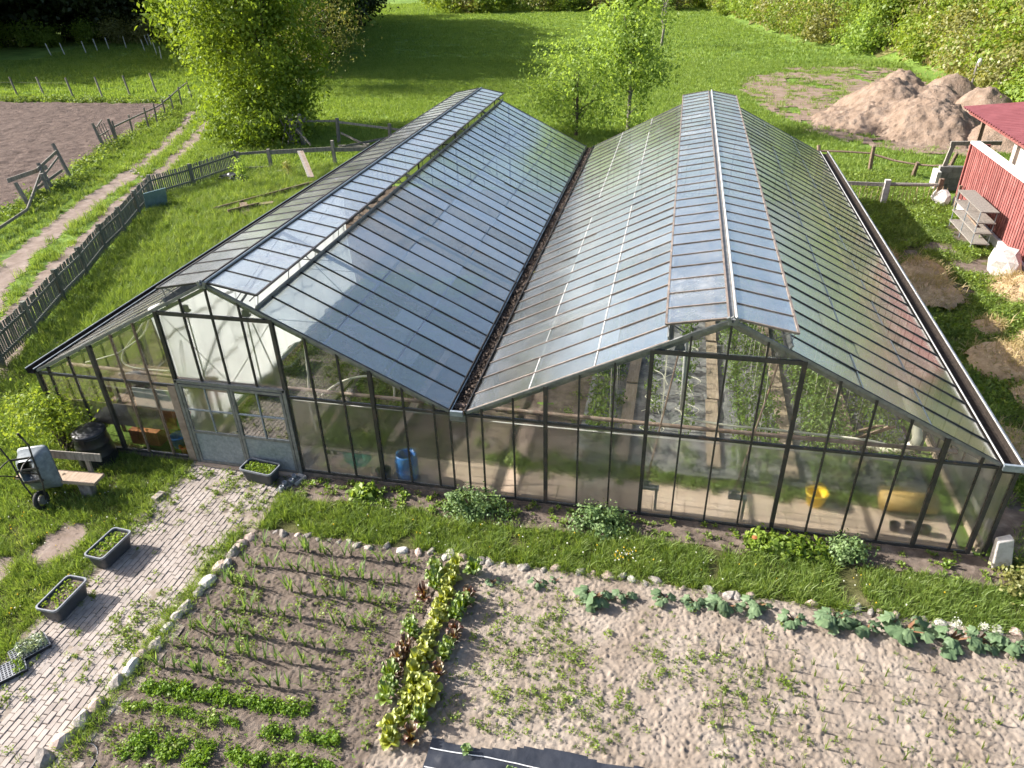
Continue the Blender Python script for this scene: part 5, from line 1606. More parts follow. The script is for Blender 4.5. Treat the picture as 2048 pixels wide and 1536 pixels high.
for u in (.42, .68, .92):
    MB().beam(B(u, -.24, -.01), B(u, .24, -.01), .04, .02, n_).build('cross_bar', 'frame_steel', wb)
def tray_ring(u0, u1, hw, w, r=.1, n=4):
    out = []
    for cu, cv, a0 in ((u1 - r, hw - r, 0), (u0 + r, hw - r, PI / 2), (u0 + r, -hw + r, PI), (u1 - r, -hw + r, 1.5 * PI)):
        for k in range(n):
            a = a0 + PI / 2 * k / (n - 1)
            out.append(tuple(B(cu + r * math.cos(a), cv + r * math.sin(a), w)))
    return out
trm = MB()
rings = [tray_ring(.38, .85, .2, .01), tray_ring(.36, .9, .22, .02), tray_ring(.12, 1.02, .33, .3), tray_ring(.1, 1.04, .35, .3), tray_ring(.13, 1.0, .32, .28), tray_ring(.38, .87, .2, .035)]
nr = len(rings[0])
for r_ in rings: trm.v += r_
for i in range(len(rings) - 1):
    for k in range(nr):
        trm.f.append((i * nr + k, i * nr + (k + 1) % nr, (i + 1) * nr + (k + 1) % nr, (i + 1) * nr + k))
trm.f.append(tuple(range(nr))); trm.f.append(tuple(range((len(rings) - 1) * nr, len(rings) * nr)))
trm.build('tray', 'barrow_galv', wb, smooth=True)

# compost barrel
t = thing('compost_bin', 'black plastic compost barrel with lid behind the bench', 'compost bin', (-8.08, -.35, 0), .2)
MB().lathe([(.39, 0), (.385, .05), (.37, .25), (.38, .27), (.37, .29), (.345, .5), (.355, .52), (.345, .54), (.325, .72), (.335, .74), (.3, .76)], 26).build('bin_body', 'black_plastic', t, smooth=True)
MB().lathe([(.325, .75), (.335, .77), (.335, .8), (.3, .825), (.05, .84)], 26).build('lid', 'black_plastic', t, smooth=True)
MB().box((0, -.31, .72), (.12, .05, .1)).build('latch', 'black_plastic', t)

# concrete pieces by the door, loose brick, upright stone, etc.
t = thing('planter_holder', 'grey metal bracket with cup rings beside the doors', 'bracket', (-3.58, -.42, .02), -.35)
MB().box((0, 0, .05), (.17, .55, .03)).build('base_plate', 'galv_dark', t)
for k in range(4):
    MB().lathe([(.05, 0), (.05, .09), (.035, .09), (.035, 0)], 12, (.03 * (-1) ** k, -.2 + k * .13, .06)).build('cup_ring', 'rim_grey', t, smooth=True)
tag(MB().box((0, 0, 0), (.2, .3, .06)).build('paving_slab', 'white_stone', None, loc=(-3.48, -.22, .05), rotz=-.3), 'small pale slab beside the right door post', 'slab')
tag(MB().box((0, 0, 0), (.13, .24, .1)).build('loose_brick', 'paver', None, loc=(-6.02, -1.24, .05), rotz=-.2), 'single loose pale brick at the lawn edge of the path', 'brick')
us = MB()
us.add([(-.16, -.1, -.1), (.17, -.1, -.1), (.16, .1, -.1), (-.15, .1, -.1), (-.14, -.06, .62), (.11, -.05, .66), (.1, .09, .67), (-.13, .08, .62)], [(3, 2, 1, 0), (4, 5, 6, 7), (0, 1, 5, 4), (1, 2, 6, 5), (2, 3, 7, 6), (3, 0, 4, 7)])
o = us.build('upright_stone', 'white_stone', None, loc=(9.62, -.22, 0))
o.rotation_euler = (0, -.12, .1)
md = o.modifiers.new('edge', 'BEVEL'); md.width = .02; md.segments = 2
tag(o, 'pale squared stone leaning at the right greenhouse corner', 'stone')

# things in the left enclosure
o = MB().box((0, 0, 0), (1.0, .04, .8)).build('leaning_sheet', 'blue_grey_sheet', None, loc=(-17.95, 16.0, .42), rotz=1.12)
o.rotation_euler = (.25, 0, 1.15)
tag(o, 'blue-grey plastic sheet leaning on the picket fence', 'sheet')
def sack():
    me = rock_mesh('sack', 'black_plastic', (.75, .5, .22), 21, 3, .5)
    return me
tag(obj('plastic_sack', sack(), None, (-16.9, 20.4, .15), .3), 'crumpled black plastic sheet lying by the picket fence', 'plastic')
t = thing('cold_frame', 'long timber cold frame sunk in the tall grass', 'cold frame', (-13.2, 18.5, 0))
for a, b in (((-2.0, -2.6, .08), (.9, 1.9, .16)), ((.9, 1.9, .25), (2.0, 1.6, .25)), ((-1.1, -3.0, .15), (-.3, -1.9, .15))):
    MB().beam(a, b, .06, .26).build('board', 'brown_wood', t)
for k, (dx, a) in enumerate(((0, 0), (.14, .02))):
    o = MB().beam((-14.35 + dx, 22.4, 1.0), (-12.75 + dx, 20.0, .45), .16, .04).build('loose_board', 'board_tan' if k else 'grey_wood')
    tag(o, ['grey board lying slanted across the cold frame', 'tan board lying slanted across the cold frame'][k], 'board')
for (a, b, lb) in (((-14.3, 16.5, .12), (-13.0, 16.9, .2), 'lying level in the grass'), ((-14.2, 16.55, .25), (-13.5, 15.6, .06), 'slanting off the other one')):
    tag(MB().beam(a, b, .3, .05).build('loose_plank', 'brown_wood'), 'brown plank near the greenhouse side, ' + lb, 'plank')
tag(MB().box((0, 0, 0), (.5, .25, .08)).build('loose_brick', 'paver', None, loc=(-15.2, 22.0, .1), rotz=.3), 'pale flat stone below the grey board fence', 'stone')
tag(MB().beam((-16.9, 5.2, .1), (-13.9, 7.4, .14), .12, .05).build('loose_plank', 'brown_wood') if False else MB().beam((-11.9, 8.0, .08), (-10.6, 9.4, .12), .3, .05).build('loose_plank', 'brown_wood'), 'dark plank half sunk in the enclosure grass beside the glass', 'plank')
tag(MB().beam((-12.4, 10.6, .12), (-11.2, 12.2, .16), .25, .12).build('sunken_beam', 'dark_soil' if False else 'brown_wood'), 'dark beam showing through the grass below a sapling', 'beam')
# debris on the track
for k in range(9):
    tag(obj('rubble_stone', rock_mesh('rubble_stone', 'stone', (.09, .08, .05), 40 + k), None, (-22.6 + random.gauss(0, .35), 21.4 + random.gauss(0, .35), .06)), 'small broken stone on the farm track', 'stone', 'rubble on the track')

# stone edging of the vegetable garden
se = thing('stone_edging', 'row of loose field stones edging the vegetable garden', 'stone edging', (-3.64, -1.81, 0))
kinds = [rock_mesh('stone', mt_, (1, .72, .62), 100 + k, 2, .25) for k, mt_ in enumerate(['stone', 'pink_stone', 'stone', 'stone', 'pink_stone', 'white_stone'])]
line = [(-4.12, -6.5), (-4.0, -5.6), (-3.9, -4.7), (-3.78, -3.68), (-3.7, -2.7), (-3.62, -1.95), (-3.2, -1.74), (-1.29, -1.78), (.21, -1.72), (.93, -1.81), (2.55, -1.68), (3.84, -1.7), (5.16, -1.73), (6.9, -1.68), (8.3, -1.72), (10.6, -1.75)]
for i, ((xa, ya), (xb, yb)) in enumerate(zip(line[:-1], line[1:])):
    L = math.hypot(xb - xa, yb - ya)
    k = 0.0
    while k < L:
        big = xa < -3.55 and ya < -2.0
        r = random.uniform(.12, .2) if big else random.uniform(.075, .145)
        x = xa + (xb - xa) * k / L + random.gauss(0, .03); y = ya + (yb - ya) * k / L + random.gauss(0, .03)
        if big or random.random() < .8:
            o = obj('stone', random.choice(kinds), se, (x + 3.64, y + 1.81, r * .16), random.uniform(0, 3.14), (r, r * random.uniform(.8, 1.1), r * random.uniform(.8, 1.2)))
            if big: o.rotation_euler = (random.gauss(0, .2), random.gauss(0, .2), math.atan2(yb - ya, xb - xa) + random.gauss(0, .3))
        k += r * (1.7 if big else random.uniform(1.7, 2.5))

# black weed mat with white guide lines
wm = tag(obj('weed_mat', grid_sheet('weed_mat', .98, 4.4, -7.2, -4.9, .03, lambda x, y: .085 + .09 * fbm(x * 2.2, y * 2.2, 4) + .03 * np.clip(.25 - (x - 1) * .1, 0, 1), 'weed_mat', keep=lambda x, y: y < -5.2 + .055 * (x - 1) + .05 * np.sin(x * 3) + .08 * fbm(x * 3, x * 0 + 2.2, 2), smooth=True)), 'black woven weed mat with white guide lines on the garden soil', 'weed mat')
for yy in (-5.35, -5.62, -5.95, -6.3):
    pts = [(x, yy + .0 * x + .01 * math.sin(x * 4), float(.096 + .09 * fbm(np.array(x * 2.2), np.array(yy * 2.2), 4) + .03 * np.clip(.25 - (x - 1) * .1, 0, 1))) for x in np.linspace(1.0, 4.15, 60)]
    MB().tube(pts, .008, 4).build('guide_line', 'white_line', wm)
tag(MB().lathe([(.24, .02), (.3, .3), (.285, .3), (.27, .22), (.02, .23)], 20).build('round_pot', 'grey_plastic', None, smooth=True, loc=(-3.72, -6.45, -.26)), 'round grey pot sunk in grass at the garden corner', 'pot')

# ================================================================== trees and bushes
def limb_mesh(name, mat, H, tr, targets, fork=.3):
    mb = MB()
    top = Vector((random.gauss(0, .15), random.gauss(0, .15), H * .8))
    trunk = [Vector((0, 0, -.2)), Vector((random.gauss(0, .05), 0, H * .25)), top * .6 + Vector((0, 0, 0)), top]
    mb.tube(trunk, [tr * 1.25, tr * .9, tr * .6, tr * .2], 8)
    for t_ in targets:
        t_ = Vector(t_)
        z0 = H * random.uniform(fork * .6, fork * 1.8)
        z0 = min(z0, max(.3, t_.z * .8))
        st = trunk[0].lerp(top, min(.95, z0 / (H * .8)))
        md_ = st.lerp(t_, .5) + Vector((random.gauss(0, .1), random.gauss(0, .1), (t_ - st).length * .12))
        r0 = tr * random.uniform(.25, .42)
        mb.tube([st, md_, t_], [r0, r0 * .6, r0 * .15], 5)
    return mb.mesh(name, mat)

def tree_kind(leaf, bark, radii, zc, n, ls, clumps, cr, tr, nl=14, shell=.7, aspect=.6, up=.35, droop=0.0, low=-1.0):
    P, o, cc = crown_points(n, radii, clumps, cr, shell, low=low)
    P[:, 2] += zc
    keepz = P[:, 2] > .12
    P, o = P[keepz], o[keepz]
    V, F = leaf_arrays(P, ls * (.4 + 1.1 * rng.random(len(P)) ** 1.5), o, aspect, up, droop)
    crown = fast_mesh('crown', V, F, leaf)
    tg = cc[rng.choice(len(cc), min(nl, len(cc)), replace=False)] * .85 + np.array([0, 0, zc])
    tg[:, 2] = np.maximum(tg[:, 2], .4)
    trunk = limb_mesh('trunk', bark, zc + radii[2] * .7, tr, tg)
    return crown, trunk

def put_tree(kind, name, label, cat, loc, rotz=0.0, sc=1.0, group=None):
    z = float(ground_z(loc[0], loc[1]))
    t = thing(name, label, cat, (loc[0], loc[1], z), rotz, group, sc)
    obj('crown', kind[0], t)
    obj('trunk', kind[1], t)
    return t

big = tree_kind('maple', 'bark', (3.8, 3.8, 6.6), 6.3, 62000, .2, 380, .5, .34, 26, shell=.66)
put_tree(big, 'maple_tree', 'big dense yellow-green tree standing at the bend of the track', 'tree', (-20.2, 30.6))
put_tree(tree_kind('maple', 'bark', (3.2, 2.4, 1.7), 1.3, 11000, .2, 90, .5, .1, 8), 'undergrowth_bush', 'low leafy undergrowth around the foot of the big tree', 'bush', (-19.6, 28.3))
wil = tree_kind('willow', 'pale_bark', (4.8, 4.8, 5.2), 5.4, 15000, .22, 200, .7, .25, 26, aspect=.35)
put_tree(wil, 'willow_tree', 'pale olive willow rising behind the big tree', 'tree', (-26.2, 46.5))
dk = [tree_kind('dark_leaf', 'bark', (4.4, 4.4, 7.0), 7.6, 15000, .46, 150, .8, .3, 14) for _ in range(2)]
row_leaf = [tree_kind('hedge_leaf', 'bark', (4.6, 4.6, 5.6), 5.9, 17000, .42, 150, .8, .25, 14) for _ in range(2)]
for k, (x, y, s_, lb) in enumerate([(-31.5, 54.5, 1.1, 'directly behind the pale willow'), (-33.2, 62, 1.2, 'second behind the pale willow'), (-35.0, 70, 1.25, 'third behind the pale willow'), (-38.5, 78.5, 1.1, 'between its darker neighbours'), (-43, 88, 1.1, 'where the meadow narrows'), (-49, 98, 1.1, 'near the end of the meadow edge'), (-56, 108, 1.1, 'at the far bend of the meadow edge'), (-39, 57, 1.3, 'second row behind the willow'), (-44, 68, 1.4, 'second row, further along'), (-37, 59, 1.3, 'filling the gap behind the second'), (-39.5, 66.5, 1.35, 'filling the gap behind the third'), (-44, 75, 1.3, 'filling the gap further on'), (-48, 83, 1.3, 'filling the last gap')]):
    put_tree(row_leaf[k % 2] if k % 3 == 1 else dk[k % 2], 'meadow_edge_tree', 'shaded tree on the left meadow edge, ' + lb, 'tree', (x, y), k * 1.7, s_ * .95, 'trees on the left meadow edge')
# the dark wood on the left
wpos = []
for i in range(10):
    wpos.append((-80 + i * 4.2, 74.5 + (i % 3) * 2.0 + i * .8, 'front'))
for i in range(9):
    wpos.append((-82 + i * 4.8, 83 + (i % 2) * 3 + i * .6, 'middle'))
for i in range(9):
    wpos.append((-88 + i * 6.0, 94 + (i % 2) * 4, 'back'))
for k, (x, y, rw) in enumerate(wpos):
    put_tree(dk[k % 2], 'wood_tree', 'dark tree in the %s row of the shaded wood' % rw, 'tree', (x + random.gauss(0, .6), y + random.gauss(0, .6)), k * 2.1, random.uniform(.95, 1.25), 'trees in the %s row of the wood' % rw)
# tall trees beyond the field whose shadow lies over the grass before the wood
for k in range(14):
    x, y = -77 - (k % 3) * 6 - random.uniform(0, 3), 51.5 + k * 2.6
    put_tree(dk[k % 2], 'wood_tree', 'tall dark tree on the wood margin left of the ploughed field', 'tree', (x, y), k * 1.3, random.uniform(1.45, 1.7), 'tall trees on the wood margin')
# shrubs along the foot of the wood
bushk = [tree_kind('hedge_leaf', 'bark', (2.1, 2.1, 1.7), 1.45, 3600, .25, 46, .5, .08, 8, shell=.6) for _ in range(4)] + \
        [tree_kind('willow', 'pale_bark', (2.2, 2.2, 1.9), 1.6, 3200, .24, 46, .55, .08, 10, shell=.6) for _ in range(2)] + \
        [tree_kind('young_leaf', 'bark', (1.9, 1.9, 1.8), 1.55, 3400, .24, 44, .5, .08, 8, shell=.6)]
for k in range(9):
    put_tree(bushk[k % 6], 'wood_edge_bush', 'low bush in deep shade along the foot of the wood', 'bush', (-78 + k * 3.7, 71 + k * .8 + random.gauss(0, .6)), k * 1.1, random.uniform(.7, 1.1), 'bushes at the foot of the wood')
# far hedge closing the meadow
for k in range(15):
    x = -33 + k * 2.9
    put_tree(bushk[(k * 5) % 7], 'far_hedge_bush', 'rounded bush in the hedge closing the far end of the meadow', 'bush', (x, 113.5 + random.gauss(0, 1.0) + k * .35), k, random.uniform(1.1, 1.55), 'bushes of the far hedge')
for k in range(12):
    put_tree(row_leaf[k % 2], 'far_tree', 'tree standing in the row behind the far meadow hedge', 'tree', (-40 + k * 5.2, 128 + (k % 3) * 3), k, random.uniform(.8, 1.0), 'trees behind the far hedge')
# right-hand hillside bushes
hb = []
for k in range(26):
    y = 28.5 + k * 3.4
    hb.append((np.interp(y, _hy, _hx) + 1.6 + random.gauss(0, .5), y, random.uniform(.8, 1.15), 'foot'))
for k in range(26):
    y = 24 + k * 3.7
    hb.append((np.interp(y, _hy, _hx) + 5.0 + random.gauss(0, .9), y, random.uniform(1.0, 1.4), 'lower'))
for k in range(24):
    y = 24 + k * 4.3
    hb.append((np.interp(y, _hy, _hx) + 9.0 + random.gauss(0, 1.3), y, random.uniform(.9, 1.4), 'middle'))
for k in range(16):
    y = 40 + k * 6.0
    hb.append((np.interp(y, _hy, _hx) + 14.5 + random.gauss(0, 2.0), y, random.uniform(.8, 1.3), 'upper'))
for k, (x, y, s_, w_) in enumerate(hb):
    put_tree(bushk[(k * 3 + k // 7) % 7], 'hillside_bush', 'yellow-green bush in the %s belt of the hillside thicket' % w_, 'bush', (x, y), k * 1.9, s_, 'bushes in the %s belt of the hillside' % w_)

# two slim trees behind the greenhouse
k1 = tree_kind('young_leaf', 'bark', (2.6, 2.4, 2.4), 2.7, 6200, .19, 80, .4, .09, 16, shell=.55, aspect=.5)
put_tree(k1, 'slim_tree', 'low spreading young tree behind the valley of the roof', 'tree', (-2.0, 31.2))
k2 = tree_kind('young_leaf', 'pale_bark', (2.1, 2.0, 4.2), 4.6, 9500, .2, 110, .42, .1, 22, shell=.6)
put_tree(k2, 'slim_tree', 'tall slim light green tree behind the greenhouse', 'tree', (.75, 33.2))
# bare tree
def bare_tree():
    t = thing('bare_tree', 'leafless pale tree in the middle of the meadow', 'tree', (1.2, 72, float(ground_z(1.2, 72))))
    mb = MB()
    def br(p, d, l, r, dep):
        q = p + d * l
        mb.tube([p, (p + q) / 2 + Vector((random.gauss(0, .06 * l), random.gauss(0, .06 * l), 0)), q], [r, r * .8, r * .55], 5)
        if dep:
            for _ in range(3):
                nd = (d + Vector((random.gauss(0, .55), random.gauss(0, .55), random.gauss(.1, .3)))).normalized()
                br(p.lerp(q, random.uniform(.55, 1)), nd, l * random.uniform(.6, .8), r * .55, dep - 1)
    br(Vector((0, 0, -.1)), Vector((.05, 0, 1)), 3.0, .16, 5)
    mb.build('trunk', 'pale_bark', t)
bare_tree()
# golden shrub behind the bench
P, o_, cc = crown_points(3000, (1.0, .8, .62), 60, .16, .55)
P[:, 2] += 1.1
V, F = leaf_arrays(P, .085 * (.55 + .8 * rng.random(len(P))), o_, .5, .4)
t = thing('golden_shrub', 'golden-leaved shrub at the left corner of the greenhouse', 'shrub', (-9.15, -.15, -.1))
obj('crown', fast_mesh('crown', V, F, 'hedge_leaf'), t)
sm = MB()
for k in range(12):
    c_ = Vector(cc[k * 4]) + Vector((0, 0, 1.0))
    sm.tube([(random.gauss(.1, .06), random.gauss(0, .06), 0), Vector((c_.x * .4, c_.y * .4, .5)), c_], [.022, .015, .007], 5)
sm.build('trunk', 'bark', t)
# saplings in the enclosure
for (x, y, s_, lb) in ((-15.9, 19.6, 1.0, 'slim light green sapling in the tall enclosure grass'), (-14.5, 21.3, .6, 'small reddish shrub near the board fence')):
    P, o_, cc = crown_points(420, (.35, .35, .7), 20, .12, .4)
    P[:, 2] += .85
    V, F = leaf_arrays(P, .11 * (.6 + .7 * rng.random(len(P))), o_, .5, .5)
    t = thing('sapling', lb, 'sapling', (x, y, 0), 0, None, s_)
    obj('crown', fast_mesh('crown', V, F, 'young_leaf' if s_ == 1 else 'willow'), t)
    MB().tube([(0, 0, 0), (.02, 0, .8), (0, 0, 1.4)], [.025, .018, .008], 5).build('trunk', 'bark', t)
# white bundle on a post at the hill foot
t = thing('wrapped_post', 'post with a white bundle at the foot of the hillside bushes', 'post', (21.2, 42.6, 0))
MB().tube([(0, 0, 0), (0, 0, 2.4)], .07, 6).build('post', 'grey_wood', t)
obj('bundle', rock_mesh('bundle', 'white_paint', (.14, .12, .3), 77), t, (.1, 0, 2.45))

# ================================================================== garden plants
LET = [rosette_mesh('lettuce', 'lettuce', 15, .17, .11, .10, .15, .12, 3) for _ in range(4)]
GRE = [rosette_mesh('lettuce', 'green_lettuce', 15, .17, .085, .12, .15, .12, 3) for _ in range(3)]
RED = [rosette_mesh('lettuce', 'red_lettuce', 13, .15, .085, .11, .15, .12, 3) for _ in range(3)]
def plants(meshes, pos, name, label, cat, group, smin=.85, smax=1.15, z=.03):
    for x, y in pos:
        o = obj(name, random.choice(meshes), None, (x, y, z), random.uniform(0, 6.28), random.uniform(smin, smax))
        tag(o, label, cat, group)
plants(LET, [(.43 + random.gauss(0, .035), -2.02 - .175 * k) for k in range(20)], 'lettuce', 'pale yellow-green lettuce in the long middle row', 'lettuce', 'middle lettuce row')
plants(LET, [(.72 + random.gauss(0, .03), y) for y in (-4.45, -4.62, -4.8)], 'lettuce', 'large pale lettuce spilling right of the middle row', 'lettuce', 'pale lettuces right of the row', 1.1, 1.25)
plants(GRE, [(.13 + random.gauss(0, .03), y) for y in (-2.22, -2.4, -2.55, -3.45, -3.58, -4.4, -4.55, -4.72)] , 'lettuce', 'green oak-leaf lettuce in the row beside the leeks', 'lettuce', 'green lettuces beside the leeks')
plants(RED, [(.10 + random.gauss(0, .03), y) for y in (-2.78, -3.85, -3.98, -4.1, -4.25)], 'lettuce', 'red-brown lettuce in the row beside the leeks', 'lettuce', 'red lettuces beside the leeks')
plants(RED, [(.76 + random.gauss(0, .03), y) for y in (-2.66, -3.42, -3.58, -4.2, -5.25)], 'lettuce', 'red-brown lettuce in the row beside the bare soil', 'lettuce', 'red lettuces beside bare soil')
plants(GRE, [(.77 + random.gauss(0, .03), y) for y in (-2.85, -2.98, -3.12, -3.72, -3.86, -4.98, -2.1)], 'lettuce', 'green lettuce in the row beside the bare soil', 'lettuce', 'green lettuces beside bare soil')

# rhubarb
def rhubarb_leaf():
    nr_, na = 4, 15
    V = [(0, 0, 0)]
    for r_ in range(1, nr_ + 1):
        for k in range(na):
            a = -PI * .93 + 2 * PI * .93 * k / (na - 1)
            t_ = r_ / nr_
            lobe = 1 + (.16 * math.cos(a * 7) + random.uniform(-.1, .1)) * t_
            rad = t_ * lobe * (1.0 + .25 * math.cos(a))
            V.append((rad * .5 * math.cos(a) + .22 * t_, rad * .42 * math.sin(a), .11 * math.cos(a * 9) * t_ + .1 * t_ - .22 * t_ * t_ + random.uniform(-.06, .06) * t_))
    F = []
    for k in range(na - 1):
        F.append((0, 1 + k, 2 + k, 2 + k))
    me_f = [(0, 1 + k, 2 + k) for k in range(na - 1)]
    for r_ in range(nr_ - 1):
        for k in range(na - 1):
            a0 = 1 + r_ * na + k
            me_f.append((a0, a0 + na, a0 + na + 1, a0 + 1))
    mb = MB().add(V, me_f)
    return mb.mesh('leaf', 'rhubarb', True)
RL = [rhubarb_leaf() for _ in range(3)]
rh = [(1.13, -2.25, .55, 4, 'smallest, beside the lettuce row'), (1.92, -2.16, .6, 4, 'small, next to pink edging stones'), (2.18, -2.05, .4, 3, 'tiny, close to the edging stones'), (2.85, -2.28, 1.1, 9, 'large and dark with many leaves'), (3.37, -2.2, .75, 5, 'between the large dark one and a pale one'), (4.02, -2.1, .8, 6, 'right of two flat stones'), (4.5, -2.1, .75, 6, 'in front of grey edging stones'), (4.97, -2.1, 1.0, 7, 'with broad pale leaves'), (5.45, -1.99, .9, 6, 'by a round pink stone'), (6.04, -2.18, .8, 6, 'beside a gap in the stones'), (6.62, -2.08, 1.0, 10, 'compact with curled dark leaves'), (7.12, -2.18, .9, 6, 'left of the tallest one'), (7.7, -2.08, 1.35, 10, 'tallest with big spreading leaves'), (8.34, -2.14, 1.15, 7, 'bearing a cream flower head'), (8.76, -2.06, .95, 7, 'next after the flowering one'), (9.21, -2.1, 1.1, 9, 'last by the picture margin of the bed'), (9.8, -2.1, 1.0, 7, 'beyond the last edging stones')]
rh[-2] = rh[-2][:4] + ('second last along the stone edging',)
rh[-1] = rh[-1][:4] + ('at the very end of the stone edging',)
stm = MB().tube([(0, 0, 0), (.5, 0, .55), (1, 0, 1)], [.03, .024, .018], 6).mesh('stalk', 'stalk')
for x, y, s_, nl, lb in rh:
    t = thing('rhubarb_plant', 'rhubarb plant by the stone edging, ' + lb, 'rhubarb', (x, y + .06, .03), 0, None, s_ * .82)
    for k in range(int(nl * 1.7)):
        a = k * 2.399 + random.gauss(0, .3)
        if y > -3 and math.sin(a) > .6: a += PI * .7
        l = random.uniform(.06, .26); h_ = random.uniform(.06, .26)
        o = obj('leaf', random.choice(RL), t, (l * math.cos(a), l * math.sin(a), h_), a, random.uniform(.15, .29))
        o.rotation_euler = (random.gauss(0, .25), random.uniform(-.1, .5), a)
        obj('stalk', stm, t, (0, 0, 0), a, (l, 1, h_))
    if 'flower' in lb:
        P = np.stack([rng.normal(0, .035, 160), rng.normal(0, .035, 160), .36 + .12 * rng.random(160)], 1)
        V, F = leaf_arrays(P, .018 * (.6 + rng.random(160)), None, .8, .3)
        obj('flower_head', fast_mesh('flower_head', V, F, 'petal_white'), t)

# leeks: fans of strap leaves
def leek_mesh():
    V, F = [], []
    a0 = random.uniform(0, PI)
    for k in range(6):
        sgn = 1 if k % 2 else -1
        a = a0 + random.gauss(0, .35)
        l = random.uniform(.22, .34); lean_ = sgn * random.uniform(.15, .55)
        b = len(V); w = .014
        dx, dy = math.cos(a), math.sin(a)
        for t_ in (0, .4, .75, 1.0):
            x = lean_ * l * t_ ** 1.4; z = .02 + l * (t_ - .28 * abs(lean_) * t_ ** 3)
            ww = w * (1 - .85 * t_ ** 3)
            V += [(dx * x - dy * ww, dy * x + dx * ww, z), (dx * x + dy * ww, dy * x - dx * ww, z)]
        for s2 in range(3):
            F.append((b + 2 * s2, b + 2 * s2 + 1, b + 2 * s2 + 3, b + 2 * s2 + 2))
    return fast_mesh('leek', np.array(V), np.array(F), 'leek')
LK = [leek_mesh() for _ in range(6)]
for r_, yy in enumerate((-2.15, -2.62, -3.08, -3.6, -4.1, -4.45, -4.85)):
    x0 = -3.35 - .03 * r_
    x1 = (-.3, -.35, -.4, -.6, -.9, -1.1, -1.2)[r_]
    pos = []
    x = x0
    while x < x1:
        if random.random() < .88:
            pos.append((x + random.gauss(0, .03), yy + .02 * (x + 3) + random.gauss(0, .025)))
        x += .155
    nmr = ['nearest the top edging stones', 'second from the top edging stones', 'third from the top edging stones', 'fourth from the top edging stones', 'fifth from the top edging stones', 'sixth from the top edging stones', 'just above the parsley'][r_]
    plants(LK, pos, 'leek', 'young leek in the row ' + nmr, 'leek', 'leek row ' + nmr, .75, 1.25, .03)
# parsley rows
PA = [herb_mesh('parsley', 'parsley', 230, .13, .12, .05, 9, .35) for _ in range(4)]
for nm, pts, s0 in (('below the last leek row', [(-3.45 + .13 * k, -5.22 + .005 * k) for k in range(20)], .8), ('second below the leeks', [(-3.6 + .16 * k, -5.52 + .004 * k) for k in range(12)], .55),
                ('third below the leeks', [(-1.35 + .13 * k, -5.55 + .01 * k) for k in range(9)], .75), ('in the broad block by the round pot', [(-3.2 + .15 * (k % 9), -5.9 - .14 * (k // 9)) for k in range(27) if k % 3], .8), ('in the lowest row', [(-1.6 + .15 * k, -5.95 + .01 * k) for k in range(10)], .85)):
    plants(PA, [(x + random.gauss(0, .025), y + random.gauss(0, .025)) for x, y in pts if random.random() < .9], 'parsley', 'bright green parsley clump ' + nm, 'parsley', 'parsley ' + nm, s0 * .8, s0 * 1.2)
# weed seedlings over the garden
WD = [herb_mesh('seedling', 'weed', 14, .05, .035, .035, 3, .5), herb_mesh('seedling', 'weed', 22, .07, .05, .04, 4, .5), herb_mesh('seedling', 'bright_leaf', 18, .06, .04, .04, 3, .5), tuft_mesh('seedling', 9, .09, .03, .008, 'weed')]
n = 9000
P = np.stack([rng.uniform(.9, 10.8, n), rng.uniform(-8, -2.2, n), np.full(n, .035)], 1)
dens = np.clip(1.15 - np.abs(P[:, 0] - 2.6) * .28, .10, 1) * np.clip(.5 + 2.6 * fbm(P[:, 0] * 1.2, P[:, 1] * 1.2, 3), 0.05, 1.4)
P = P[(rng.random(n) < dens) & ~((P[:, 0] < 4.2) & (P[:, 1] < -4.95))]
tag(scatter('garden_weeds', P, WD, .4, 1.1, 5), 'scattered green weed seedlings on the bare garden soil', 'weeds', kind='stuff')
n = 1500
P = np.stack([rng.uniform(-3.6, .1, n), rng.uniform(-7, -1.95, n), np.full(n, .035)], 1)
P = P[rng.random(n) < np.clip(.35 + 2.4 * fbm(P[:, 0] * 1.3 + 7, P[:, 1] * 1.3, 3), .06, 1)]
tag(scatter('leek_bed_weeds', P, WD, .5, 1.3, 6), 'small weeds between the leek rows', 'weeds', kind='stuff')
SH_ = [tuft_mesh('onion_shoot', 4, .17, .015, .014, 'weed', .3), tuft_mesh('onion_shoot', 4, .14, .018, .013, 'weed', .5)]
P = np.array([(4.9 + .335 * i + random.gauss(0, .015) - .0023 * j, -2.75 - .19 * j + random.gauss(0, .03), .035) for i in range(19) for j in range(30) if random.random() < .85])
tag(scatter('onion_seedlings', P, SH_, .8, 1.3, 7, .1), 'rows of thin onion shoots on the right garden soil', 'seedlings', kind='stuff')
# weeds in the paving joints
n = 3400
P = np.stack([rng.uniform(-6.05, -3.75, n), rng.uniform(-7.8, -.05, n), np.full(n, .03)], 1)
edge = np.clip((np.abs(P[:, 0] + 4.9) - .55) * 1.0, 0, 1)
P = P[rng.random(n) < np.clip(.16 + .5 * edge + 2.2 * fbm(P[:, 0] * 1.6, P[:, 1] * 1.6, 3), .03, 1)]
P[:, 0] = np.round((P[:, 0] - PX0) / .1) * .1 + PX0 + rng.normal(0, .012, len(P))
tag(scatter('paving_weeds', P, WD, .5, 1.25, 8), 'weeds sprouting from the paving joints', 'weeds', kind='stuff')
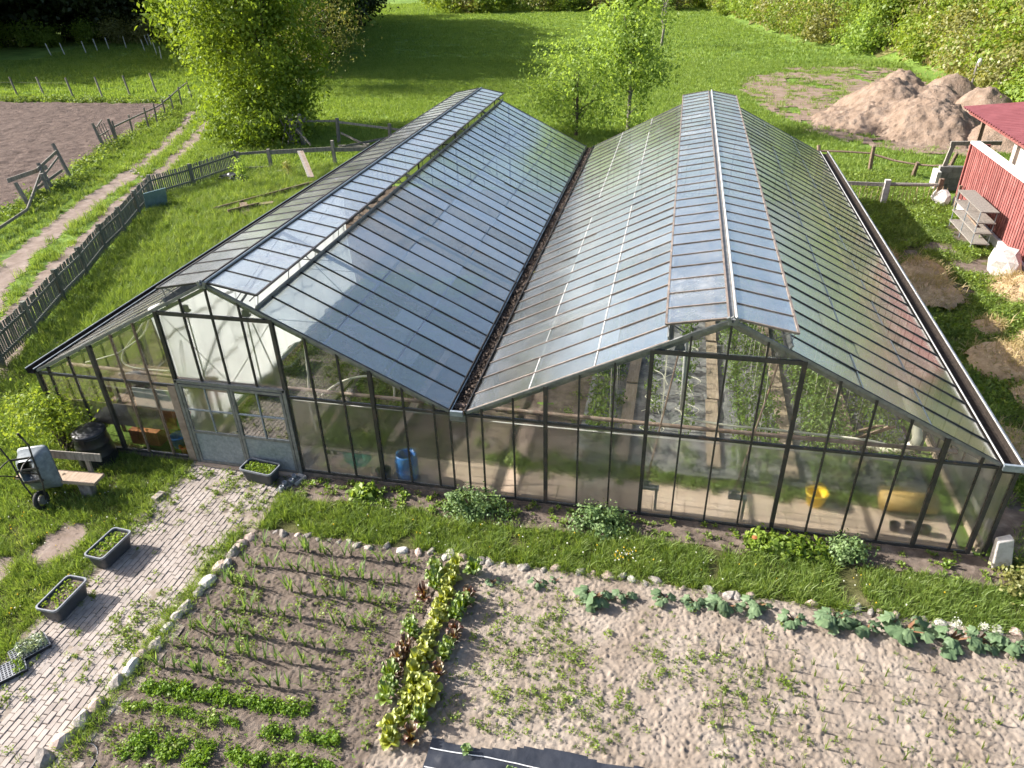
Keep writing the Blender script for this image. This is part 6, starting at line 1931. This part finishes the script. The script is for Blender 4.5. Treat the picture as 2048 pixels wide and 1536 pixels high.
# border plants at the glass front
def clump(name, label, x, y, rx, ry, h, n, leaf, mat, stems=10):
    P, o_, cc = crown_points(n, (rx, ry, h), 46, .085, .6, low=-.1)
    P[:, 2] = np.abs(P[:, 2]) + .03
    V, F = leaf_arrays(P, leaf * (.6 + .8 * rng.random(n)), o_, .62, .7)
    t = thing(name, label, 'plant', (x, y, .02))
    obj('foliage', fast_mesh('foliage', V, F, mat), t)
    sm_ = MB()
    for k in range(stems):
        c_ = Vector(cc[k])
        sm_.tube([(c_.x * .4, c_.y * .4, 0), (c_.x * .8, c_.y * .8, abs(c_.z) * .9 + .05)], [.008, .005], 5)
    sm_.build('stem', 'weed', t)
clump('mint_plant', 'dense bushy mint clump under the valley of the roof', .35, -.52, .62, .32, .48, 2600, .06, 'mint')
clump('mint_plant', 'dense bushy mint clump left of the crank bracket', 2.75, -.5, .6, .30, .42, 2400, .06, 'mint')
clump('border_plant', 'bright green leafy clump with an orange flower before the glass', 6.05, -.48, .75, .26, .3, 1500, .10, 'bright_leaf')
clump('border_plant', 'rounded pale green bushy clump before the glass', 7.1, -.5, .38, .3, .36, 1400, .06, 'mint')
clump('border_plant', 'low spreading weed clump by the upright stone', 9.9, -.6, .5, .5, .3, 900, .07, 'willow')
clump('border_plant', 'broad-leaved dock in the flower bed near the doors', -1.95, -.42, .28, .2, .22, 220, .13, 'bright_leaf')
tag(MB().lathe([(.01, .26), (.045, .28), (.05, .3), (.01, .31)], 10).build('marigold_flower', 'yellow_plastic' if False else 'orange_crate', None, loc=(5.5, -.62, .05)), 'single orange flower at the edge of the bright green clump', 'flower')
BD = [rosette_mesh('bed_seedling', 'bright_leaf', 8, .09, .045, .05, .2, 0, 2), rosette_mesh('bed_seedling', 'weed', 9, .08, .04, .05, .2, 0, 2), WD[1]]
n = 520
P = np.stack([rng.uniform(-3.4, 9.4, n), rng.uniform(-.75, -.1, n), np.full(n, .03)], 1)
P = P[rng.random(n) < np.where(P[:, 0] < 0, .85, .42)]
tag(scatter('bed_seedlings', P, BD, .5, 1.3, 9), 'small leafy seedlings along the foot of the glass front', 'seedlings', kind='stuff')
# strawberries on the weed mat
for (x, y) in ((1.5, -5.32), (2.15, -5.5), (2.65, -5.62), (3.1, -5.72), (3.55, -5.6)):
    o = obj('mat_plant', GRE[0] if False else rosette_mesh('mat_plant', 'mint', 9, .09, .06, .06, .2, 0, 2), None, (x, y, .1), random.uniform(0, 6))
    tag(o, 'small leafy plant in a hole of the black weed mat', 'plant', 'plants in the weed mat')

# ================================================================== grass
TN = [tuft_mesh('grass_tuft', 26, .15, .10, .011, 'tuft', .7) for _ in range(3)] + [tuft_mesh('grass_tuft', 22, .22, .09, .010, 'tuft', .9)]
TL = [tuft_mesh('grass_tuft', 26, .30, .12, .013, 'tuft', .8) for _ in range(3)] + [tuft_mesh('grass_tuft', 20, .4, .10, .012, 'tuft', .6)]
TM = [tuft_mesh('grass_tuft', 30, .16, .24, .022, 'meadow_tuft', .7) for _ in range(3)]
TF = [tuft_mesh('grass_tuft', 34, .24, .55, .055, 'meadow_tuft', .7) for _ in range(3)]
TD = [tuft_mesh('grass_tuft', 30, .5, .5, .05, 'dry_tuft', .7) for _ in range(2)]
def rnd(n, x0, x1, y0, y1):
    return np.stack([rng.uniform(x0, x1, n), rng.uniform(y0, y1, n)], 1)
def lift(P, dz=0.0):
    return np.concatenate([P, (ground_z(P[:, 0], P[:, 1]) + dz)[:, None]], 1)
def not_rut(P, w=.5):
    d = np.minimum(dist_poly(P[:, 0], P[:, 1], RUT1), dist_poly(P[:, 0], P[:, 1], RUT2))
    return d > w * (.55 + .9 * rng.random(len(P)))
# lawn by the path
P = rnd(12000, -14, -5.95, -9, .0)
m_ = (fbm(P[:, 0] * .8, P[:, 1] * .8, 3) > -.26) & not_rut(P)
for bx, by, bw, bh in ((-7.05, -2.75, .42, .62), (-7.7, -3.75, .3, .55)):
    m_ &= ((P[:, 0] - bx) / bw) ** 2 + ((P[:, 1] - by) / bh) ** 2 > .8
tag(scatter('lawn_grass', lift(P[m_]), TN, .45, 1.1, 21), 'short tufted lawn grass left of the paved path', 'grass', kind='stuff')
# strip between glass front and garden
P = rnd(4400, -3.6, 11.5, -1.75, -.62)
P = P[fbm(P[:, 0] * 1.7 + 9, P[:, 1] * 1.7, 3) > -.17]
P = P[P[:, 1] < -.62 + .3 * fbm(P[:, 0] * 1.4, P[:, 1] * 1.4, 3) - .12]
P2 = rnd(260, -4.05, -3.72, -7, -1.9)
P3 = rnd(500, 9.7, 12, -2, 0.5)
tag(scatter('strip_grass', lift(np.concatenate([P, P2, P3])), TN, .45, 1.15, 22), 'grass strip between the glass front and the garden', 'grass', kind='stuff')
# enclosure left of the greenhouse
ENC = [(p[0] + .15, p[1]) for p in PICK] + [(-9.6, 25), (-9.45, -.2), (-12.6, -.2)]
P = rnd(16000, -19.2, -9.4, -.3, 24.5)
m_ = inpoly(P[:, 0], P[:, 1], ENC)
tag(scatter('enclosure_grass', lift(P[m_]), TL, .5, 1.15, 23), 'tall lush grass between picket fence and greenhouse', 'grass', kind='stuff')
# track verges
P = rnd(20000, -33, -9.5, -8, 40)
m_ = ~inpoly(P[:, 0], P[:, 1], ENC) & ~inpoly(P[:, 0], P[:, 1], FIELD) & not_rut(P) & (dist_poly(P[:, 0], P[:, 1], RUT1) < 8) & (P[:, 0] < -9.5) & (P[:, 1] > .4 - (P[:, 0] + 13) * .3)
tag(scatter('verge_grass', lift(P[m_]), TN, .8, 1.9, 24), 'grass on the verges and middle of the farm track', 'grass', kind='stuff')
# side strip on the right
P = rnd(7500, 9.6, 14.4, -1, 25)
m_ = fbm(P[:, 0] * .5 + 4, P[:, 1] * .5, 4) < .14
tag(scatter('side_strip_grass', lift(P[m_]), TN + HERB[:2], .6, 1.6, 25), 'grass and weeds between greenhouse and red shed', 'grass', kind='stuff')
# straw strands over the heaps
ST = [tuft_mesh('straw_strands', 16, .10, .16, .014, 'dry_tuft', 2.2) for _ in range(2)]
P = []
for x, y, rx, ry, h in ((11.5, 12.9, .75, .9, .55), (11.3, 11.2, .95, 1.0, .6), (12.3, 9.3, .5, .45, .3), (12.2, 7.2, 1.1, 1.0, .55), (12.6, 5.6, 1.0, .9, .3), (13.4, 8.6, .6, .9, .25), (11.2, 3.2, .8, 1.2, .2), (10.9, 14.2, .4, .35, .2), (14.1, 12.2, .9, 1.3, .4)):
    q = rng.normal(0, .5, (int(75 * rx * ry + 12), 2)) * (rx, ry)
    r2 = (q[:, 0] / rx) ** 2 + (q[:, 1] / ry) ** 2
    P.append(np.stack([x + q[:, 0], y + q[:, 1], h * np.sqrt(np.clip(1 - r2, 0, 1)) - .01], 1))
tag(scatter('loose_straw', np.concatenate(P), ST, .7, 1.6, 31, .4), 'loose straw strands over the mulch heaps', 'straw', kind='stuff')
# meadow
P = rnd(46000, -34, 26, 20.9, 62)
m_ = (P[:, 0] < np.interp(P[:, 1], _hy, _hx)) & not_rut(P, .4) & ~inpoly(P[:, 0], P[:, 1], FIELD) & ~inpoly(P[:, 0], P[:, 1], ENC) & ~((P[:, 0] > 14.4) & (P[:, 1] < 25))
m_ &= ~(inpoly(P[:, 0], P[:, 1], BARE) & (rng.random(len(P)) > .13 + .5 * (fbm(P[:, 0] * .35 + 3, P[:, 1] * .9, 4) > .10)))
m_ &= mz(P[:, 0], P[:, 1]) < .05
tag(scatter('meadow_grass', lift(P[m_]), TM, .6, 1.5, 26), 'sunny meadow grass behind the greenhouse', 'grass', kind='stuff')
P = rnd(26000, -75, 26, 58, 135)
m_ = (P[:, 0] < np.interp(P[:, 1], _hy, _hx)) & (P[:, 0] > -66 - (P[:, 1] - 70) * .3)
P = np.concatenate([P[m_], rnd(5000, -75, -33, 38.6, 60)])
tag(scatter('far_meadow_grass', lift(P), TF, .5, 1.2, 27), 'distant meadow grass reaching to the hedge and wood', 'grass', kind='stuff')
P = rnd(9000, 8, 70, 24, 140)
P = P[(P[:, 0] - np.interp(P[:, 1], _hy, _hx)) > 1.5]
tag(scatter('hillside_grass', lift(P), TD, .6, 1.6, 28), 'dry pale grass on the hillside', 'grass', kind='stuff')
# weeds along the field margin
P = np.stack([rng.uniform(-60, -32, 300), rng.normal(38.9, .35, 300)], 1)
P = np.concatenate([P, np.stack([np.interp(np.linspace(14, 37, 200), [14, 20, 25.5, 38], [-23.6, -25.2, -27.4, -31]), np.linspace(14, 37, 200)], 1) + rng.normal(0, .35, (200, 2))])
tag(scatter('margin_weeds', lift(P), [herb_mesh('margin_weed', 'tuft', 160, .4, .35, .12), herb_mesh('margin_weed', 'weed', 140, .35, .3, .12)], .5, 1.3, 29), 'rank weeds along the margin of the ploughed field', 'weeds', kind='stuff')
# daisies and dandelions
FL = [MB().lathe([(.003, .08), (.011, .1), (.012, .105), (.003, .11)], 6).mesh('daisy', 'petal_white'), MB().lathe([(.003, .08), (.011, .1), (.011, .105), (.003, .11)], 6).mesh('dandelion', 'petal_yellow')]
P = np.concatenate([rnd(150, -9.5, -6, -6, -.8), rnd(60, -3, 9, -1.6, -.8), rng.normal((3.3, -1.25), (.14, .1), (40, 2)), rnd(60, -18, -10, 2, 22), rnd(30, -24, -19, 8, 22)])
tag(scatter('meadow_flowers', lift(P, .04), FL, .7, 1.3, 30), 'tiny white and yellow flowers in the grass', 'flowers', kind='stuff')
